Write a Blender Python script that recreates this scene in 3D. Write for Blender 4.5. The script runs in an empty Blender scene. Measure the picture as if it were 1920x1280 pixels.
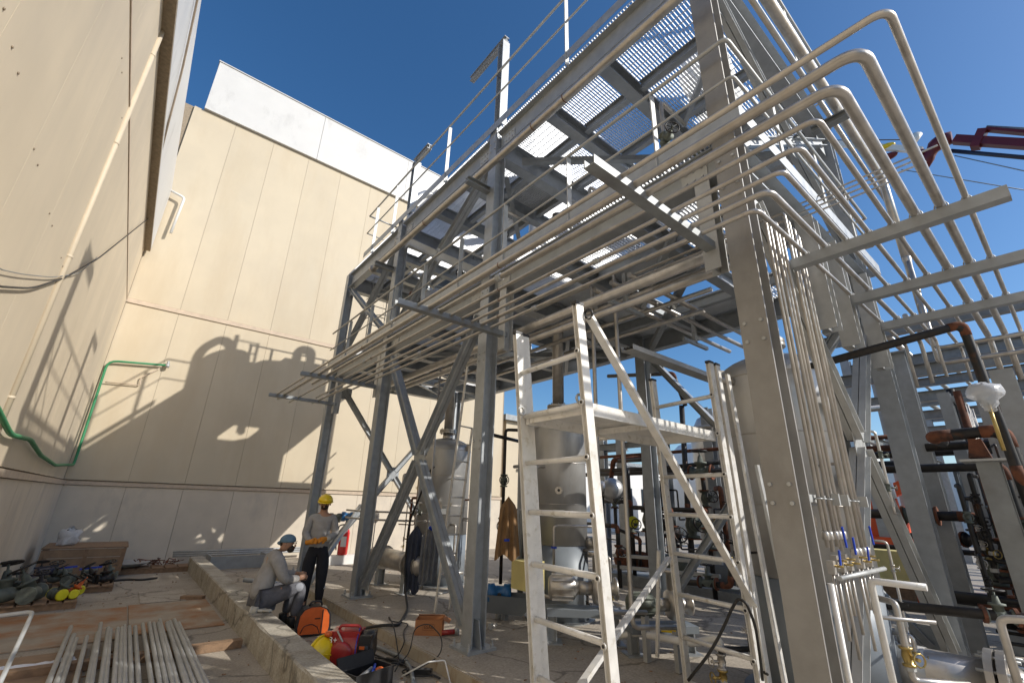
import bpy, math, random
from mathutils import Vector, Matrix, Quaternion

random.seed(7)
S = bpy.context.scene
COL = S.collection
R = math.radians

# ------------------------------------------------------------------ camera
CAM_H = 1.7
FPX = 840.146                     # focal length in pixels of a 1920 px wide frame
right = Vector((0.77257, -0.63428, 0.02865))
down = Vector((0.23572, 0.24462, -0.94053))
fwd = Vector((0.58955, 0.73338, 0.3385))
cam_data = bpy.data.cameras.new('camera')
cam = bpy.data.objects.new('camera', cam_data)
COL.objects.link(cam)
cam.matrix_world = Matrix(((right.x, -down.x, -fwd.x, 0), (right.y, -down.y, -fwd.y, 0),
                           (right.z, -down.z, -fwd.z, CAM_H), (0, 0, 0, 1)))
cam_data.sensor_width = 36
cam_data.lens = FPX / 1920 * 36
cam_data.clip_start = 0.05
cam_data.clip_end = 3000
S.camera = cam

# ------------------------------------------------------------------ sky and sun
SUN_AZ, SUN_EL = 145.8, 32.0
world = bpy.data.worlds.new('World')
S.world = world
world.use_nodes = True
wn = world.node_tree.nodes
bg = wn['Background']
sky = wn.new('ShaderNodeTexSky')
sky.sky_type = 'NISHITA'
sky.sun_disc = False
sky.sun_elevation = R(SUN_EL)
sky.sun_rotation = R(SUN_AZ)
sky.altitude = 100
sky.air_density = 1.0
sky.dust_density = 1.0
sky.ozone_density = 3.5
hs = wn.new('ShaderNodeHueSaturation')
hs.inputs['Saturation'].default_value = 1.22
world.node_tree.links.new(sky.outputs[0], hs.inputs['Color'])
world.node_tree.links.new(hs.outputs[0], bg.inputs[0])
bg.inputs[1].default_value = 0.138
sd = bpy.data.lights.new('sun', 'SUN')
sd.energy = 4.1
sd.angle = R(0.53)
sd.color = (1.0, 0.955, 0.88)
sun = bpy.data.objects.new('sun', sd)
COL.objects.link(sun)
sdir = Vector((math.sin(R(SUN_AZ)) * math.cos(R(SUN_EL)), math.cos(R(SUN_AZ)) * math.cos(R(SUN_EL)), math.sin(R(SUN_EL))))
sun.rotation_euler = sdir.to_track_quat('Z', 'Y').to_euler()
sun.location = (20, -20, 30)
S.view_settings.view_transform = 'Standard'
S.view_settings.look = 'None'
S.view_settings.exposure = 0.1
S.view_settings.gamma = 1.0
S.view_settings.use_curve_mapping = False

def at(px, py, X=None, Y=None, Z=None):
    """point of the place where the ray through a photo pixel meets a plane"""
    d = right * (px - 960) + down * (py - 640) + fwd * FPX
    o = Vector((0, 0, CAM_H))
    if X is not None: return o + d * (X / d.x)
    if Y is not None: return o + d * (Y / d.y)
    return o + d * ((Z - CAM_H) / d.z)

# ------------------------------------------------------------------ materials
CR = set()
def mat(name, color, rough=0.6, metal=0.0, var=0.12, scale=6.0, bump=0.0, bscale=40.0, stain=None, stain_scale=1.2, stain_lo=0.55, stain_hi=0.7, fine=0.0, emit=None, alpha=None, trans=0.0, streak=0.0, coat=0.0, crack=0.0):
    m = bpy.data.materials.new(name)
    m.use_nodes = True
    nt = m.node_tree; N = nt.nodes; L = nt.links
    b = N['Principled BSDF']
    b.inputs['Roughness'].default_value = rough
    b.inputs['Metallic'].default_value = metal
    if coat: b.inputs['Coat Weight'].default_value = coat
    if trans: b.inputs['Transmission Weight'].default_value = trans
    geo = N.new('ShaderNodeNewGeometry')
    oi = N.new('ShaderNodeObjectInfo')
    nz = N.new('ShaderNodeTexNoise')
    nz.inputs['Scale'].default_value = scale
    nz.inputs['Detail'].default_value = 6
    L.new(geo.outputs['Position'], nz.inputs['Vector'])
    ramp = N.new('ShaderNodeMapRange')
    ramp.inputs['From Min'].default_value = 0.3; ramp.inputs['From Max'].default_value = 0.7
    ramp.inputs['To Min'].default_value = 1 - var; ramp.inputs['To Max'].default_value = 1 + var
    L.new(nz.outputs['Fac'], ramp.inputs['Value'])
    # a little difference from piece to piece
    rr = N.new('ShaderNodeMapRange')
    rr.inputs['To Min'].default_value = 1 - var * .5; rr.inputs['To Max'].default_value = 1 + var * .5
    L.new(oi.outputs['Random'], rr.inputs['Value'])
    mul = N.new('ShaderNodeMath'); mul.operation = 'MULTIPLY'
    L.new(ramp.outputs[0], mul.inputs[0]); L.new(rr.outputs[0], mul.inputs[1])
    vm = N.new('ShaderNodeVectorMath'); vm.operation = 'SCALE'
    vm.inputs[0].default_value = color
    L.new(mul.outputs[0], vm.inputs['Scale'])
    out = vm.outputs[0]
    if stain is not None:
        n2 = N.new('ShaderNodeTexNoise'); n2.inputs['Scale'].default_value = stain_scale
        n2.inputs['Detail'].default_value = 9; n2.inputs['Roughness'].default_value = 0.65
        mp = N.new('ShaderNodeMapping')
        if streak: mp.inputs['Scale'].default_value = (1, 1, streak)
        L.new(geo.outputs['Position'], mp.inputs['Vector'])
        L.new(mp.outputs[0], n2.inputs['Vector'])
        r2 = N.new('ShaderNodeMapRange')
        r2.inputs['From Min'].default_value = stain_lo; r2.inputs['From Max'].default_value = stain_hi
        L.new(n2.outputs['Fac'], r2.inputs['Value'])
        mx = N.new('ShaderNodeMix'); mx.data_type = 'RGBA'
        L.new(r2.outputs[0], mx.inputs['Factor'])
        L.new(out, mx.inputs['A']); mx.inputs['B'].default_value = (*stain, 1)
        out = mx.outputs['Result']
    if crack:
        vo = N.new('ShaderNodeTexVoronoi'); vo.feature = 'DISTANCE_TO_EDGE'; vo.inputs['Scale'].default_value = crack
        nd = N.new('ShaderNodeTexNoise'); nd.inputs['Scale'].default_value = 2.5; nd.inputs['Detail'].default_value = 8
        L.new(geo.outputs['Position'], nd.inputs['Vector'])
        ad = N.new('ShaderNodeVectorMath'); ad.operation = 'ADD'
        sc_ = N.new('ShaderNodeVectorMath'); sc_.operation = 'SCALE'; sc_.inputs['Scale'].default_value = .5
        L.new(nd.outputs['Color'], sc_.inputs[0]); L.new(sc_.outputs[0], ad.inputs[0]); L.new(geo.outputs['Position'], ad.inputs[1])
        L.new(ad.outputs[0], vo.inputs['Vector'])
        rc = N.new('ShaderNodeMapRange'); rc.inputs['From Min'].default_value = .003; rc.inputs['From Max'].default_value = .012
        rc.inputs['To Min'].default_value = .55
        L.new(vo.outputs['Distance'], rc.inputs['Value'])
        n5 = N.new('ShaderNodeTexNoise'); n5.inputs['Scale'].default_value = 45; n5.inputs['Detail'].default_value = 4
        L.new(geo.outputs['Position'], n5.inputs['Vector'])
        r5 = N.new('ShaderNodeMapRange'); r5.inputs['From Min'].default_value = .3; r5.inputs['From Max'].default_value = .7
        r5.inputs['To Min'].default_value = .82; r5.inputs['To Max'].default_value = 1.22
        L.new(n5.outputs['Fac'], r5.inputs['Value'])
        m5 = N.new('ShaderNodeMath'); m5.operation = 'MULTIPLY'
        L.new(rc.outputs[0], m5.inputs[0]); L.new(r5.outputs[0], m5.inputs[1])
        v5 = N.new('ShaderNodeVectorMath'); v5.operation = 'SCALE'
        L.new(out, v5.inputs[0]); L.new(m5.outputs[0], v5.inputs['Scale']); out = v5.outputs[0]
    L.new(out, b.inputs['Base Color'])
    # roughness follows the grain
    r3 = N.new('ShaderNodeMapRange')
    r3.inputs['To Min'].default_value = max(0.05, rough - .12); r3.inputs['To Max'].default_value = min(1, rough + .12)
    L.new(nz.outputs['Fac'], r3.inputs['Value']); L.new(r3.outputs[0], b.inputs['Roughness'])
    if bump:
        n3 = N.new('ShaderNodeTexNoise'); n3.inputs['Scale'].default_value = bscale; n3.inputs['Detail'].default_value = 5
        L.new(geo.outputs['Position'], n3.inputs['Vector'])
        bp = N.new('ShaderNodeBump'); bp.inputs['Strength'].default_value = bump; bp.inputs['Distance'].default_value = 0.01
        L.new(n3.outputs['Fac'], bp.inputs['Height']); L.new(bp.outputs[0], b.inputs['Normal'])
    if alpha is not None:
        b.inputs['Alpha'].default_value = alpha
    if emit:
        b.inputs['Emission Color'].default_value = (*emit, 1); b.inputs['Emission Strength'].default_value = 1
    return m

M = {}
M['galv'] = mat('galvanized_steel', (.37, .39, .405), .46, .4, .11, 9, .08, 60, stain=(.32, .335, .345), stain_scale=3.5, stain_lo=.5, stain_hi=.75)
M['galv_shade'] = mat('galvanized_steel_brownish_shade', (.285, .275, .26), .5, .35, .10, 7, .08, 60, stain=(.24, .225, .205), stain_scale=2.5, stain_lo=.5, stain_hi=.75, streak=.4)  # near column only: zinc colour darkened to stand for its deep shade
M['dpipe'] = mat('beige_downpipe', (.56, .475, .35), .6, 0, .05, 4)
M['galv_lt'] = mat('galvanized_steel_light', (.45, .455, .445), .5, .35, .10, 10, .08, 60, stain=(.40, .40, .385), stain_scale=4, stain_lo=.5, stain_hi=.8)
M['galv_dk'] = mat('galvanized_steel_dull', (.27, .285, .29), .5, .45, .16, 5, .08, 60, stain=(.2, .2, .2), stain_scale=3, stain_lo=.5, stain_hi=.75)
M['inox'] = mat('stainless_pipe', (.50, .47, .43), .36, .68, .14, 9, .04, 80, stain=(.38, .33, .27), stain_scale=5, stain_lo=.55, stain_hi=.75)
M['inox_v'] = mat('brushed_stainless_vessel', (.50, .50, .495), .40, .55, .14, 3, .05, 30, stain=(.40, .38, .35), stain_scale=2, stain_lo=.45, stain_hi=.8, streak=.3)
M['alu'] = mat('aluminium_worn', (.74, .72, .68), .42, .25, .08, 12, .05, 90, stain=(.50, .46, .38), stain_scale=14, stain_lo=.56, stain_hi=.72)
M['grate'] = mat('galvanized_grating', (.66, .67, .68), .5, .3, .08, 5)
M['plate'] = mat('galvanized_deck_plate', (.70, .73, .76), .5, .3, .12, 4, .1, 120)
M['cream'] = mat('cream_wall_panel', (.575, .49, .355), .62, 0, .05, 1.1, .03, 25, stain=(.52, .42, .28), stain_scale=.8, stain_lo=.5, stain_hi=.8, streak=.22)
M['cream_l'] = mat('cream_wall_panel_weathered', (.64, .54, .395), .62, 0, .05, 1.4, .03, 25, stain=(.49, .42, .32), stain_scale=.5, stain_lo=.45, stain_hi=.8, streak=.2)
M['fascia'] = mat('white_fascia_sheet', (.64, .63, .605), .5, 0, .03, 2, .02, 30, stain=(.46, .45, .43), stain_scale=1.3, stain_lo=.56, stain_hi=.78, streak=.5)
M['plinth'] = mat('painted_concrete_plinth', (.62, .545, .44), .75, 0, .05, 2.5, .1, 60, stain=(.42, .38, .33), stain_scale=1.3, stain_lo=.52, stain_hi=.8, streak=.5)
M['trim'] = mat('wall_trim', (.55, .44, .33), .6, 0, .1, 8)
M['joint'] = mat('wall_joint_dirt', (.30, .24, .17), .9, 0, .2, 20)
M['conc'] = mat('concrete_ground', (.34, .295, .235), .85, 0, .12, 2.2, .3, 35, stain=(.24, .20, .15), stain_scale=.9, stain_lo=.5, stain_hi=.78, crack=.45)
M['slab'] = mat('concrete_slab', (.39, .34, .275), .82, 0, .10, 3, .3, 40, stain=(.30, .26, .21), stain_scale=1.2, stain_lo=.52, stain_hi=.75, crack=.45)
M['curb'] = mat('rough_cast_concrete', (.40, .365, .30), .9, 0, .16, 5, .7, 30, stain=(.27, .23, .17), stain_scale=3, stain_lo=.48, stain_hi=.72, crack=.45)
M['slabedge'] = mat('stained_concrete_edge', (.40, .34, .25), .9, 0, .16, 5, .6, 30, stain=(.22, .13, .06), stain_scale=5, stain_lo=.5, stain_hi=.68, streak=.3)
M['wood'] = mat('weathered_timber', (.27, .17, .10), .8, 0, .25, 14, .4, 60)
M['wood_lt'] = mat('plywood_crate', (.27, .18, .11), .8, 0, .18, 8, .2, 50)
M['ply'] = mat('dirty_plywood_sheet', (.35, .29, .215), .8, 0, .15, 3, .2, 40, stain=(.32, .15, .06), stain_scale=1.4, stain_lo=.42, stain_hi=.62)
M['rust'] = mat('rusty_steel', (.17, .062, .03), .85, .1, .35, 9, .3, 60, stain=(.06, .03, .02), stain_scale=5, stain_lo=.5, stain_hi=.65)
M['black'] = mat('black_mill_pipe', (.035, .032, .03), .5, .4, .3, 10, stain=(.11, .045, .02), stain_scale=4, stain_lo=.58, stain_hi=.7)
M['valve'] = mat('green_grey_cast_valve', (.13, .145, .12), .6, .2, .25, 15, .2, 60)
M['grey'] = mat('grey_painted_skirt', (.20, .225, .25), .5, .1, .08, 4, .05, 40)
M['white'] = mat('white_painted', (.80, .79, .76), .55, 0, .04, 4)
M['rubber'] = mat('black_rubber', (.025, .024, .023), .55, 0, .2, 20)
M['blackp'] = mat('black_plastic', (.02, .02, .022), .4, 0, .15, 20)
M['orange'] = mat('orange_plastic', (.62, .12, .02), .45, 0, .08, 15)
M['red'] = mat('dark_red_enamel', (.33, .02, .02), .35, 0, .1, 12, coat=.3)
M['redext'] = mat('red_extinguisher_enamel', (.62, .02, .015), .3, 0, .04, 12, coat=.4)
M['yellow'] = mat('yellow_helmet_plastic', (.85, .60, .01), .35, 0, .03, 15, coat=.3)
M['yellowc'] = mat('yellow_cap_plastic', (.72, .66, .02), .45, 0, .06, 15)
M['blue'] = mat('blue_enamel', (.015, .13, .34), .4, 0, .1, 12, coat=.2)
M['bluep'] = mat('blue_plastic', (.01, .05, .42), .45, 0, .1, 12)
M['green'] = mat('green_hose_plastic', (.03, .22, .09), .5, 0, .1, 12)
M['card'] = mat('brown_cardboard', (.40, .17, .07), .85, 0, .08, 9, .1, 60)
M['ink'] = mat('dark_print', (.08, .03, .015), .8, 0, .1, 20)
M['paper'] = mat('white_paper_sheet', (.70, .70, .72), .8, 0, .05, 6, .3, 15)
M['cloth'] = mat('blue_work_cloth', (.045, .055, .085), .95, 0, .2, 14, .4, 60)
M['clothg'] = mat('grey_work_cloth', (.12, .13, .15), .95, 0, .2, 14, .4, 60)
M['tan'] = mat('tan_leather', (.23, .13, .055), .8, 0, .15, 10, .3, 40)
M['sweater'] = mat('grey_knit', (.34, .325, .31), .95, 0, .12, 12, 1.6, 14)
M['navy'] = mat('dark_navy_trousers', (.018, .019, .026), .95, 0, .2, 12, 1.6, 14)
M['trgrey'] = mat('grey_work_trousers', (.12, .12, .135), .95, 0, .2, 12, 1.8, 14)
M['patch'] = mat('white_dust_patch', (.28, .29, .32), .9, 0, .15, 20)
M['skin'] = mat('skin', (.40, .22, .14), .55, 0, .06, 20)
M['hair'] = mat('dark_hair', (.03, .02, .014), .8, 0, .2, 40)
M['blueh'] = mat('blue_grey_bandana', (.12, .20, .27), .85, 0, .15, 16, .4, 50)
M['boot'] = mat('black_boot', (.02, .019, .018), .6, 0, .2, 20)
M['gloveo'] = mat('orange_work_glove', (.62, .24, .02), .7, 0, .1, 16)
M['glovew'] = mat('pale_work_glove', (.50, .47, .40), .85, 0, .1, 16)
M['brass'] = mat('brass_fitting', (.45, .33, .12), .35, .8, .1, 12)
M['bag'] = mat('cloudy_plastic_bag', (.75, .76, .78), .3, 0, .05, 10, .8, 25, alpha=.6)
M['glass'] = mat('gauge_glass', (.75, .78, .8), .1, 0, .02, 5)
M['cranered'] = mat('dark_red_crane_paint', (.13, .012, .018), .4, 0, .1, 4)
M['cranenavy'] = mat('navy_crane_paint', (.02, .022, .045), .4, 0, .1, 4)
M['oranget'] = mat('orange_machine_paint', (.75, .11, .03), .45, 0, .08, 3)
M['yellowt'] = mat('pale_yellow_paint', (.72, .62, .26), .6, 0, .08, 5)
M['win'] = mat('dark_window_glass', (.03, .04, .05), .15, 0, .1, 3)
M['dirt'] = mat('asphalt_dark', (.10, .095, .09), .9, 0, .1, 2, .3, 20)

# ------------------------------------------------------------------ mesh builder
class MB:
    def __init__(s):
        s.v = []; s.f = []; s.sm = []
    def add(s, vs, fs, smooth=False):
        o = len(s.v)
        s.v += [tuple(p) for p in vs]
        for f in fs:
            s.f.append([i + o for i in f]); s.sm.append(smooth)
        return s
    def box(s, x0, x1, y0, y1, z0, z1):
        vs = [(x0, y0, z0), (x1, y0, z0), (x1, y1, z0), (x0, y1, z0), (x0, y0, z1), (x1, y0, z1), (x1, y1, z1), (x0, y1, z1)]
        return s.add(vs, [(0, 3, 2, 1), (4, 5, 6, 7), (0, 1, 5, 4), (1, 2, 6, 5), (2, 3, 7, 6), (3, 0, 4, 7)])
    def obox(s, c, size, rot=None):
        c = Vector(c); a, b, d = [q / 2 for q in size]
        vs = [Vector(p) for p in [(-a, -b, -d), (a, -b, -d), (a, b, -d), (-a, b, -d), (-a, -b, d), (a, -b, d), (a, b, d), (-a, b, d)]]
        if rot is not None: vs = [rot @ p for p in vs]
        return s.add([c + p for p in vs], [(0, 3, 2, 1), (4, 5, 6, 7), (0, 1, 5, 4), (1, 2, 6, 5), (2, 3, 7, 6), (3, 0, 4, 7)])
    def prism(s, p0, p1, poly, u, smooth=False):
        p0 = Vector(p0); p1 = Vector(p1); d = (p1 - p0).normalized()
        u = Vector(u); u = (u - d * u.dot(d)).normalized(); w = d.cross(u)
        n = len(poly)
        vs = [p0 + u * a + w * b for a, b in poly] + [p1 + u * a + w * b for a, b in poly]
        fs = [(i, (i + 1) % n, n + (i + 1) % n, n + i) for i in range(n)]
        s.add(vs, fs, smooth)
        o = len(s.v) - 2 * n
        s.f.append([o + i for i in reversed(range(n))]); s.sm.append(False)
        s.f.append([o + n + i for i in range(n)]); s.sm.append(False)
        return s
    def bar(s, p0, p1, a, b, u=(0, 0, 1)):      # a along u, b across
        return s.prism(p0, p1, [(-a/2, -b/2), (a/2, -b/2), (a/2, b/2), (-a/2, b/2)], u)
    def hbeam(s, p0, p1, h, b, u=(0, 0, 1), tw=.009, tf=.014):   # u: direction across both flanges
        H = h/2; B = b/2; t = tw/2; k = H - tf
        return s.prism(p0, p1, [(-H, -B), (-k, -B), (-k, -t), (k, -t), (k, -B), (H, -B), (H, B), (k, B), (k, t), (-k, t), (-k, B), (-H, B)], u)
    def channel(s, p0, p1, h, b, u=(0, 0, 1), t=.008):           # web along u, open side along w = d x u
        H = h/2; k = H - t
        return s.prism(p0, p1, [(-H, 0), (H, 0), (H, b), (k, b), (k, t), (-k, t), (-k, b), (-H, b)], u)
    def angle(s, p0, p1, a, u=(0, 0, 1), t=.008):
        return s.prism(p0, p1, [(0, 0), (a, 0), (a, t), (t, t), (t, a), (0, a)], u)
    def tube(s, pts, r, seg=8, bend=0.0, caps=True, steps=4, smooth=True):
        P = [Vector(p) for p in pts]
        if bend and len(P) > 2:
            Q = [P[0]]
            RR = [r[0]] if isinstance(r, (list, tuple)) else None
            for i in range(1, len(P) - 1):
                a = (P[i-1] - P[i]); c = (P[i+1] - P[i])
                k = min(bend, a.length * .48, c.length * .48)
                A = P[i] + a.normalized() * k; B = P[i] + c.normalized() * k
                for j in range(steps + 1):
                    t = j / steps
                    Q.append(A * (1-t)**2 + P[i] * 2*t*(1-t) + B * t*t)
                    if RR: RR.append(r[i])
            Q.append(P[-1])
            if RR: RR.append(r[-1]); r = RR
            P = Q
        if not isinstance(r, (list, tuple)):
            P = [p for i, p in enumerate(P) if i == 0 or (p - P[i-1]).length > 1e-5]
        d0 = (P[1] - P[0]).normalized()
        u = d0.orthogonal().normalized()
        vs = []; pd = d0
        for i, p in enumerate(P):
            if i == 0: d = d0
            elif i == len(P) - 1: d = (P[i] - P[i-1]).normalized()
            else: d = ((P[i+1] - P[i]).normalized() + (P[i] - P[i-1]).normalized()).normalized()
            q = pd.rotation_difference(d); u = (q @ u); u = (u - d * u.dot(d)).normalized(); pd = d
            w = d.cross(u)
            rr = r[i] if isinstance(r, (list, tuple)) else r
            k = 1
            if 0 < i < len(P) - 1:
                cs = d.dot((P[i] - P[i-1]).normalized()); k = 1 / max(cs, .6)
                k = 1 + (k - 1) * .0
            for j in range(seg):
                a = 2 * math.pi * j / seg
                vs.append(p + (u * math.cos(a) + w * math.sin(a)) * rr * k)
        n = len(P); fs = []
        for i in range(n - 1):
            for j in range(seg):
                fs.append((i*seg + j, i*seg + (j+1) % seg, (i+1)*seg + (j+1) % seg, (i+1)*seg + j))
        s.add(vs, fs, smooth)
        if caps:
            o = len(s.v) - len(vs)
            s.f.append([o + j for j in reversed(range(seg))]); s.sm.append(False)
            s.f.append([o + (n-1)*seg + j for j in range(seg)]); s.sm.append(False)
        return s
    def lathe(s, prof, o=(0, 0, 0), axis=(0, 0, 1), seg=16, smooth=True):
        o = Vector(o); ax = Vector(axis).normalized(); u = ax.orthogonal().normalized(); w = ax.cross(u)
        vs = []
        for r, z in prof:
            for j in range(seg):
                a = 2 * math.pi * j / seg
                vs.append(o + ax * z + (u * math.cos(a) + w * math.sin(a)) * max(r, 1e-4))
        fs = []
        for i in range(len(prof) - 1):
            for j in range(seg):
                fs.append((i*seg + j, i*seg + (j+1) % seg, (i+1)*seg + (j+1) % seg, (i+1)*seg + j))
        s.add(vs, fs, smooth)
        b = len(s.v) - len(vs)
        s.f.append([b + j for j in reversed(range(seg))]); s.sm.append(False)
        s.f.append([b + (len(prof)-1)*seg + j for j in range(seg)]); s.sm.append(False)
        return s
    def cyl(s, p0, p1, r, seg=12):
        return s.tube([p0, p1], r, seg)
    def ball(s, c, r, seg=12, rings=8, rot=None):
        rx, ry, rz = (r, r, r) if not isinstance(r, (tuple, list)) else r
        c = Vector(c); vs = []
        for i in range(rings + 1):
            th = math.pi * i / rings
            for j in range(seg):
                a = 2*math.pi*j/seg
                p = Vector((rx*max(math.sin(th), .004)*math.cos(a), ry*max(math.sin(th), .004)*math.sin(a), -rz*math.cos(th)))
                if rot is not None: p = rot @ p
                vs.append(c + p)
        fs = [(i*seg+j, i*seg+(j+1) % seg, (i+1)*seg+(j+1) % seg, (i+1)*seg+j) for i in range(rings) for j in range(seg)]
        return s.add(vs, fs, True)
    def torus(s, c, axis, Rr, r, seg=16, sub=6):
        ax = Vector(axis).normalized(); u = ax.orthogonal().normalized(); w = ax.cross(u); c = Vector(c)
        vs = []
        for i in range(seg):
            a = 2*math.pi*i/seg; d = u*math.cos(a) + w*math.sin(a)
            for j in range(sub):
                b = 2*math.pi*j/sub
                vs.append(c + d*(Rr + r*math.cos(b)) + ax*r*math.sin(b))
        fs = [(i*sub+j, ((i+1) % seg)*sub+j, ((i+1) % seg)*sub+(j+1) % sub, i*sub+(j+1) % sub) for i in range(seg) for j in range(sub)]
        return s.add(vs, fs, True)
    def mesh(s, name, off=(0, 0, 0)):
        me = bpy.data.meshes.new(name)
        ox, oy, oz = off
        me.from_pydata([(x-ox, y-oy, z-oz) for x, y, z in s.v], [], s.f)
        me.polygons.foreach_set('use_smooth', s.sm)
        me.update()
        return me

ORG = {}
def tag(o, label=None, cat=None, group=None, kind=None):
    if label: o['label'] = label
    if cat: o['category'] = cat
    if group: o['group'] = group
    if kind: o['kind'] = kind
    return o
def thing(name, label, cat, loc=(0, 0, 0), group=None, rot=0.0):
    o = bpy.data.objects.new(name, None); COL.objects.link(o)
    o.location = loc; o.empty_display_size = .2
    o.rotation_euler = (0, 0, rot)
    ORG[o.name] = Vector(loc) if not rot else Vector((0, 0, 0))
    return tag(o, label, cat, group)
def part(name, mb, m, parent, label=None, kind=None, local=False):
    """local: the mesh is given in the thing's own axes"""
    off = Vector((0, 0, 0)) if local else ORG[parent.name]
    me = mb if isinstance(mb, bpy.types.Mesh) else mb.mesh(name, off)
    if not me.materials: me.materials.append(m)
    o = bpy.data.objects.new(name, me); COL.objects.link(o)
    o.parent = parent
    ORG[o.name] = off
    return tag(o, label, kind=kind)
def inst(name, me, parent, loc, rotz=0.0, rot=None, label=None, kind=None, local=False):
    o = bpy.data.objects.new(name, me); COL.objects.link(o)
    o.parent = parent
    o.location = Vector(loc) - (Vector((0, 0, 0)) if local else ORG[parent.name])
    if rot is not None: o.rotation_euler = rot
    else: o.rotation_euler = (0, 0, rotz)
    ORG[o.name] = Vector((0, 0, 0))
    return tag(o, label, kind=kind)
def single(name, mb, m, label=None, cat=None, group=None, kind=None):
    xs = [p[0] for p in mb.v]; ys = [p[1] for p in mb.v]; zs = [p[2] for p in mb.v]
    off = ((min(xs)+max(xs))/2, (min(ys)+max(ys))/2, min(zs))
    me = mb.mesh(name, off); me.materials.append(m)
    o = bpy.data.objects.new(name, me); COL.objects.link(o); o.location = off
    ORG[o.name] = Vector(off)
    return tag(o, label, cat, group, kind)
def dup(root, loc, rotz=None, label=None):
    r = root.copy(); COL.objects.link(r); r.location = loc
    if rotz is not None: r.rotation_euler = (0, 0, rotz)
    if label: r['label'] = label
    for ch in list(root.children):
        c = ch.copy(); COL.objects.link(c); c.parent = r
        for g in list(ch.children):
            d = g.copy(); COL.objects.link(d); d.parent = c
    return r
def shared(name, mb, m):
    me = mb.mesh(name); me.materials.append(m); return me
def seamless_bolt(r=.014, h=.014):
    return MB().lathe([(r, 0), (r, h)], seg=6, smooth=False)
BOLT = shared('bolt', seamless_bolt(), M['galv_lt'])
# ------------------------------------------------------------------ ground
GZ = 0.0
g = MB(); g.add([(-1.2, -60, 0), (600, -60, 0), (600, 700, 0), (-1.2, 700, 0)], [(0, 1, 2, 3)])
g.add([(-300, -60, 0), (-1.2, -60, 0), (-1.2, 700, 0), (-300, 700, 0)], [(0, 1, 2, 3)])
single('ground', g, M['conc'], kind='structure')
s_ = MB()
# raised slab the steel stands on: top sheet with its stained edge
s_.box(3.0, 9.6, -4, 12.6, .004, .12)
single('raised_slab', s_, M['slab'], kind='structure')
e_ = MB(); 
yy = -4.0
random.seed(3)
prev = 2.985
rows = []
while yy < 12.6:
    rows.append((yy, 2.975 + random.uniform(-.012, .012))); yy += .25
for (ya, xa), (yb, xb) in zip(rows, rows[1:]):
    e_.add([(xa, ya, .003), (xb, yb, .003), (xb + .02, yb, .108), (xa + .02, ya, .108), (xa + .05, ya, .124), (xb + .05, yb, .124)],
           [(0, 3, 2, 1), (3, 4, 5, 2)])
single('slab_edge', e_, M['slabedge'], kind='structure')
# curb
c_ = MB(); y = -2.0
random.seed(5)
rows = []
while y < 14.2:
    rows.append([y] + [random.uniform(-.008, .008) for _ in range(4)]); y += .3
for a, b in zip(rows, rows[1:]):
    def ring(q):
        return [(1.56+q[1], q[0], .0), (1.57+q[2], q[0], .27), (1.59, q[0], .285+q[3]*.4), (1.83, q[0], .285+q[4]*.4), (1.85+q[3], q[0], .27), (1.85+q[4], q[0], .0)]
    A = ring(a); B = ring(b); c_.add(A + B, [(i, i+1, 7+i, 6+i) for i in range(5)])
n = len(c_.v); c_.f.append([n-6+i for i in range(6)]); c_.sm.append(False)
single('curb', c_, M['curb'], kind='structure')
# hatch in the floor and sheets
h_ = MB(); h_.box(.62, 1.28, 10.1, 11.2, .002, .012)
single('floor_hatch', h_, M['slab'], kind='structure')
# far yard
f_ = MB(); f_.add([(12, -20, .006), (60, -20, .006), (60, 60, .006), (12, 60, .006)], [(0, 1, 2, 3)])
single('yard_pavement', f_, M['slab'], kind='structure')

# ------------------------------------------------------------------ back building
BY = 15.3; WX = -1.18; BXR = 12.0
bw = thing('warehouse', 'tall cream panelled building across the back with white parapet on top', 'building', (5, BY, 0))
pm = 1.19
core = MB(); core.box(WX-.4, BXR, BY+.06, BY+8, 0, 13.5)
part('wall_core', core, M['joint'], bw)
x = WX; k = 0
edges = []
while x < BXR - .1:
    edges.append((x, min(x + pm, BXR))); x += pm
for (a, b) in edges:
    part('wall_panel', MB().box(a+.003, b-.003, BY, BY+.055, 6.66, 13.5), M['cream'], bw)
    part('wall_panel', MB().box(a+.003, b-.003, BY, BY+.055, 1.93, 6.52), M['cream'], bw)
x = WX
while x < BXR - .1:
    b = min(x + pm, BXR)
    part('plinth_panel', MB().box(x+.004, b-.004, BY-.03, BY+.055, 0, 1.80), M['plinth'], bw); x += pm
# seams: a flat trim strip with a dark joint below
part('trim_strip', MB().box(WX, BXR, BY-.02, BY+.05, 6.535, 6.65), M['trim'], bw)
part('trim_strip', MB().box(WX, BXR, BY-.06, BY+.05, 1.81, 1.90), M['trim'], bw)
part('joint_strip', MB().box(WX, BXR, BY-.025, BY+.05, 6.522, 6.532), M['joint'], bw)
part('joint_strip', MB().box(WX, BXR, BY-.065, BY+.05, 1.902, 1.912), M['joint'], bw)
x = -.93
while x < BXR:
    b = min(x + 3.55, BXR + .1)
    part('parapet_panel', MB().box(x+.006, b-.006, BY-.10, BY+8, 13.52, 15.56), M['fascia'], bw); x += 3.55
part('parapet_cap', MB().box(-.95, BXR+.12, BY-.13, BY+8, 15.565, 15.60), M['fascia'], bw)
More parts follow.
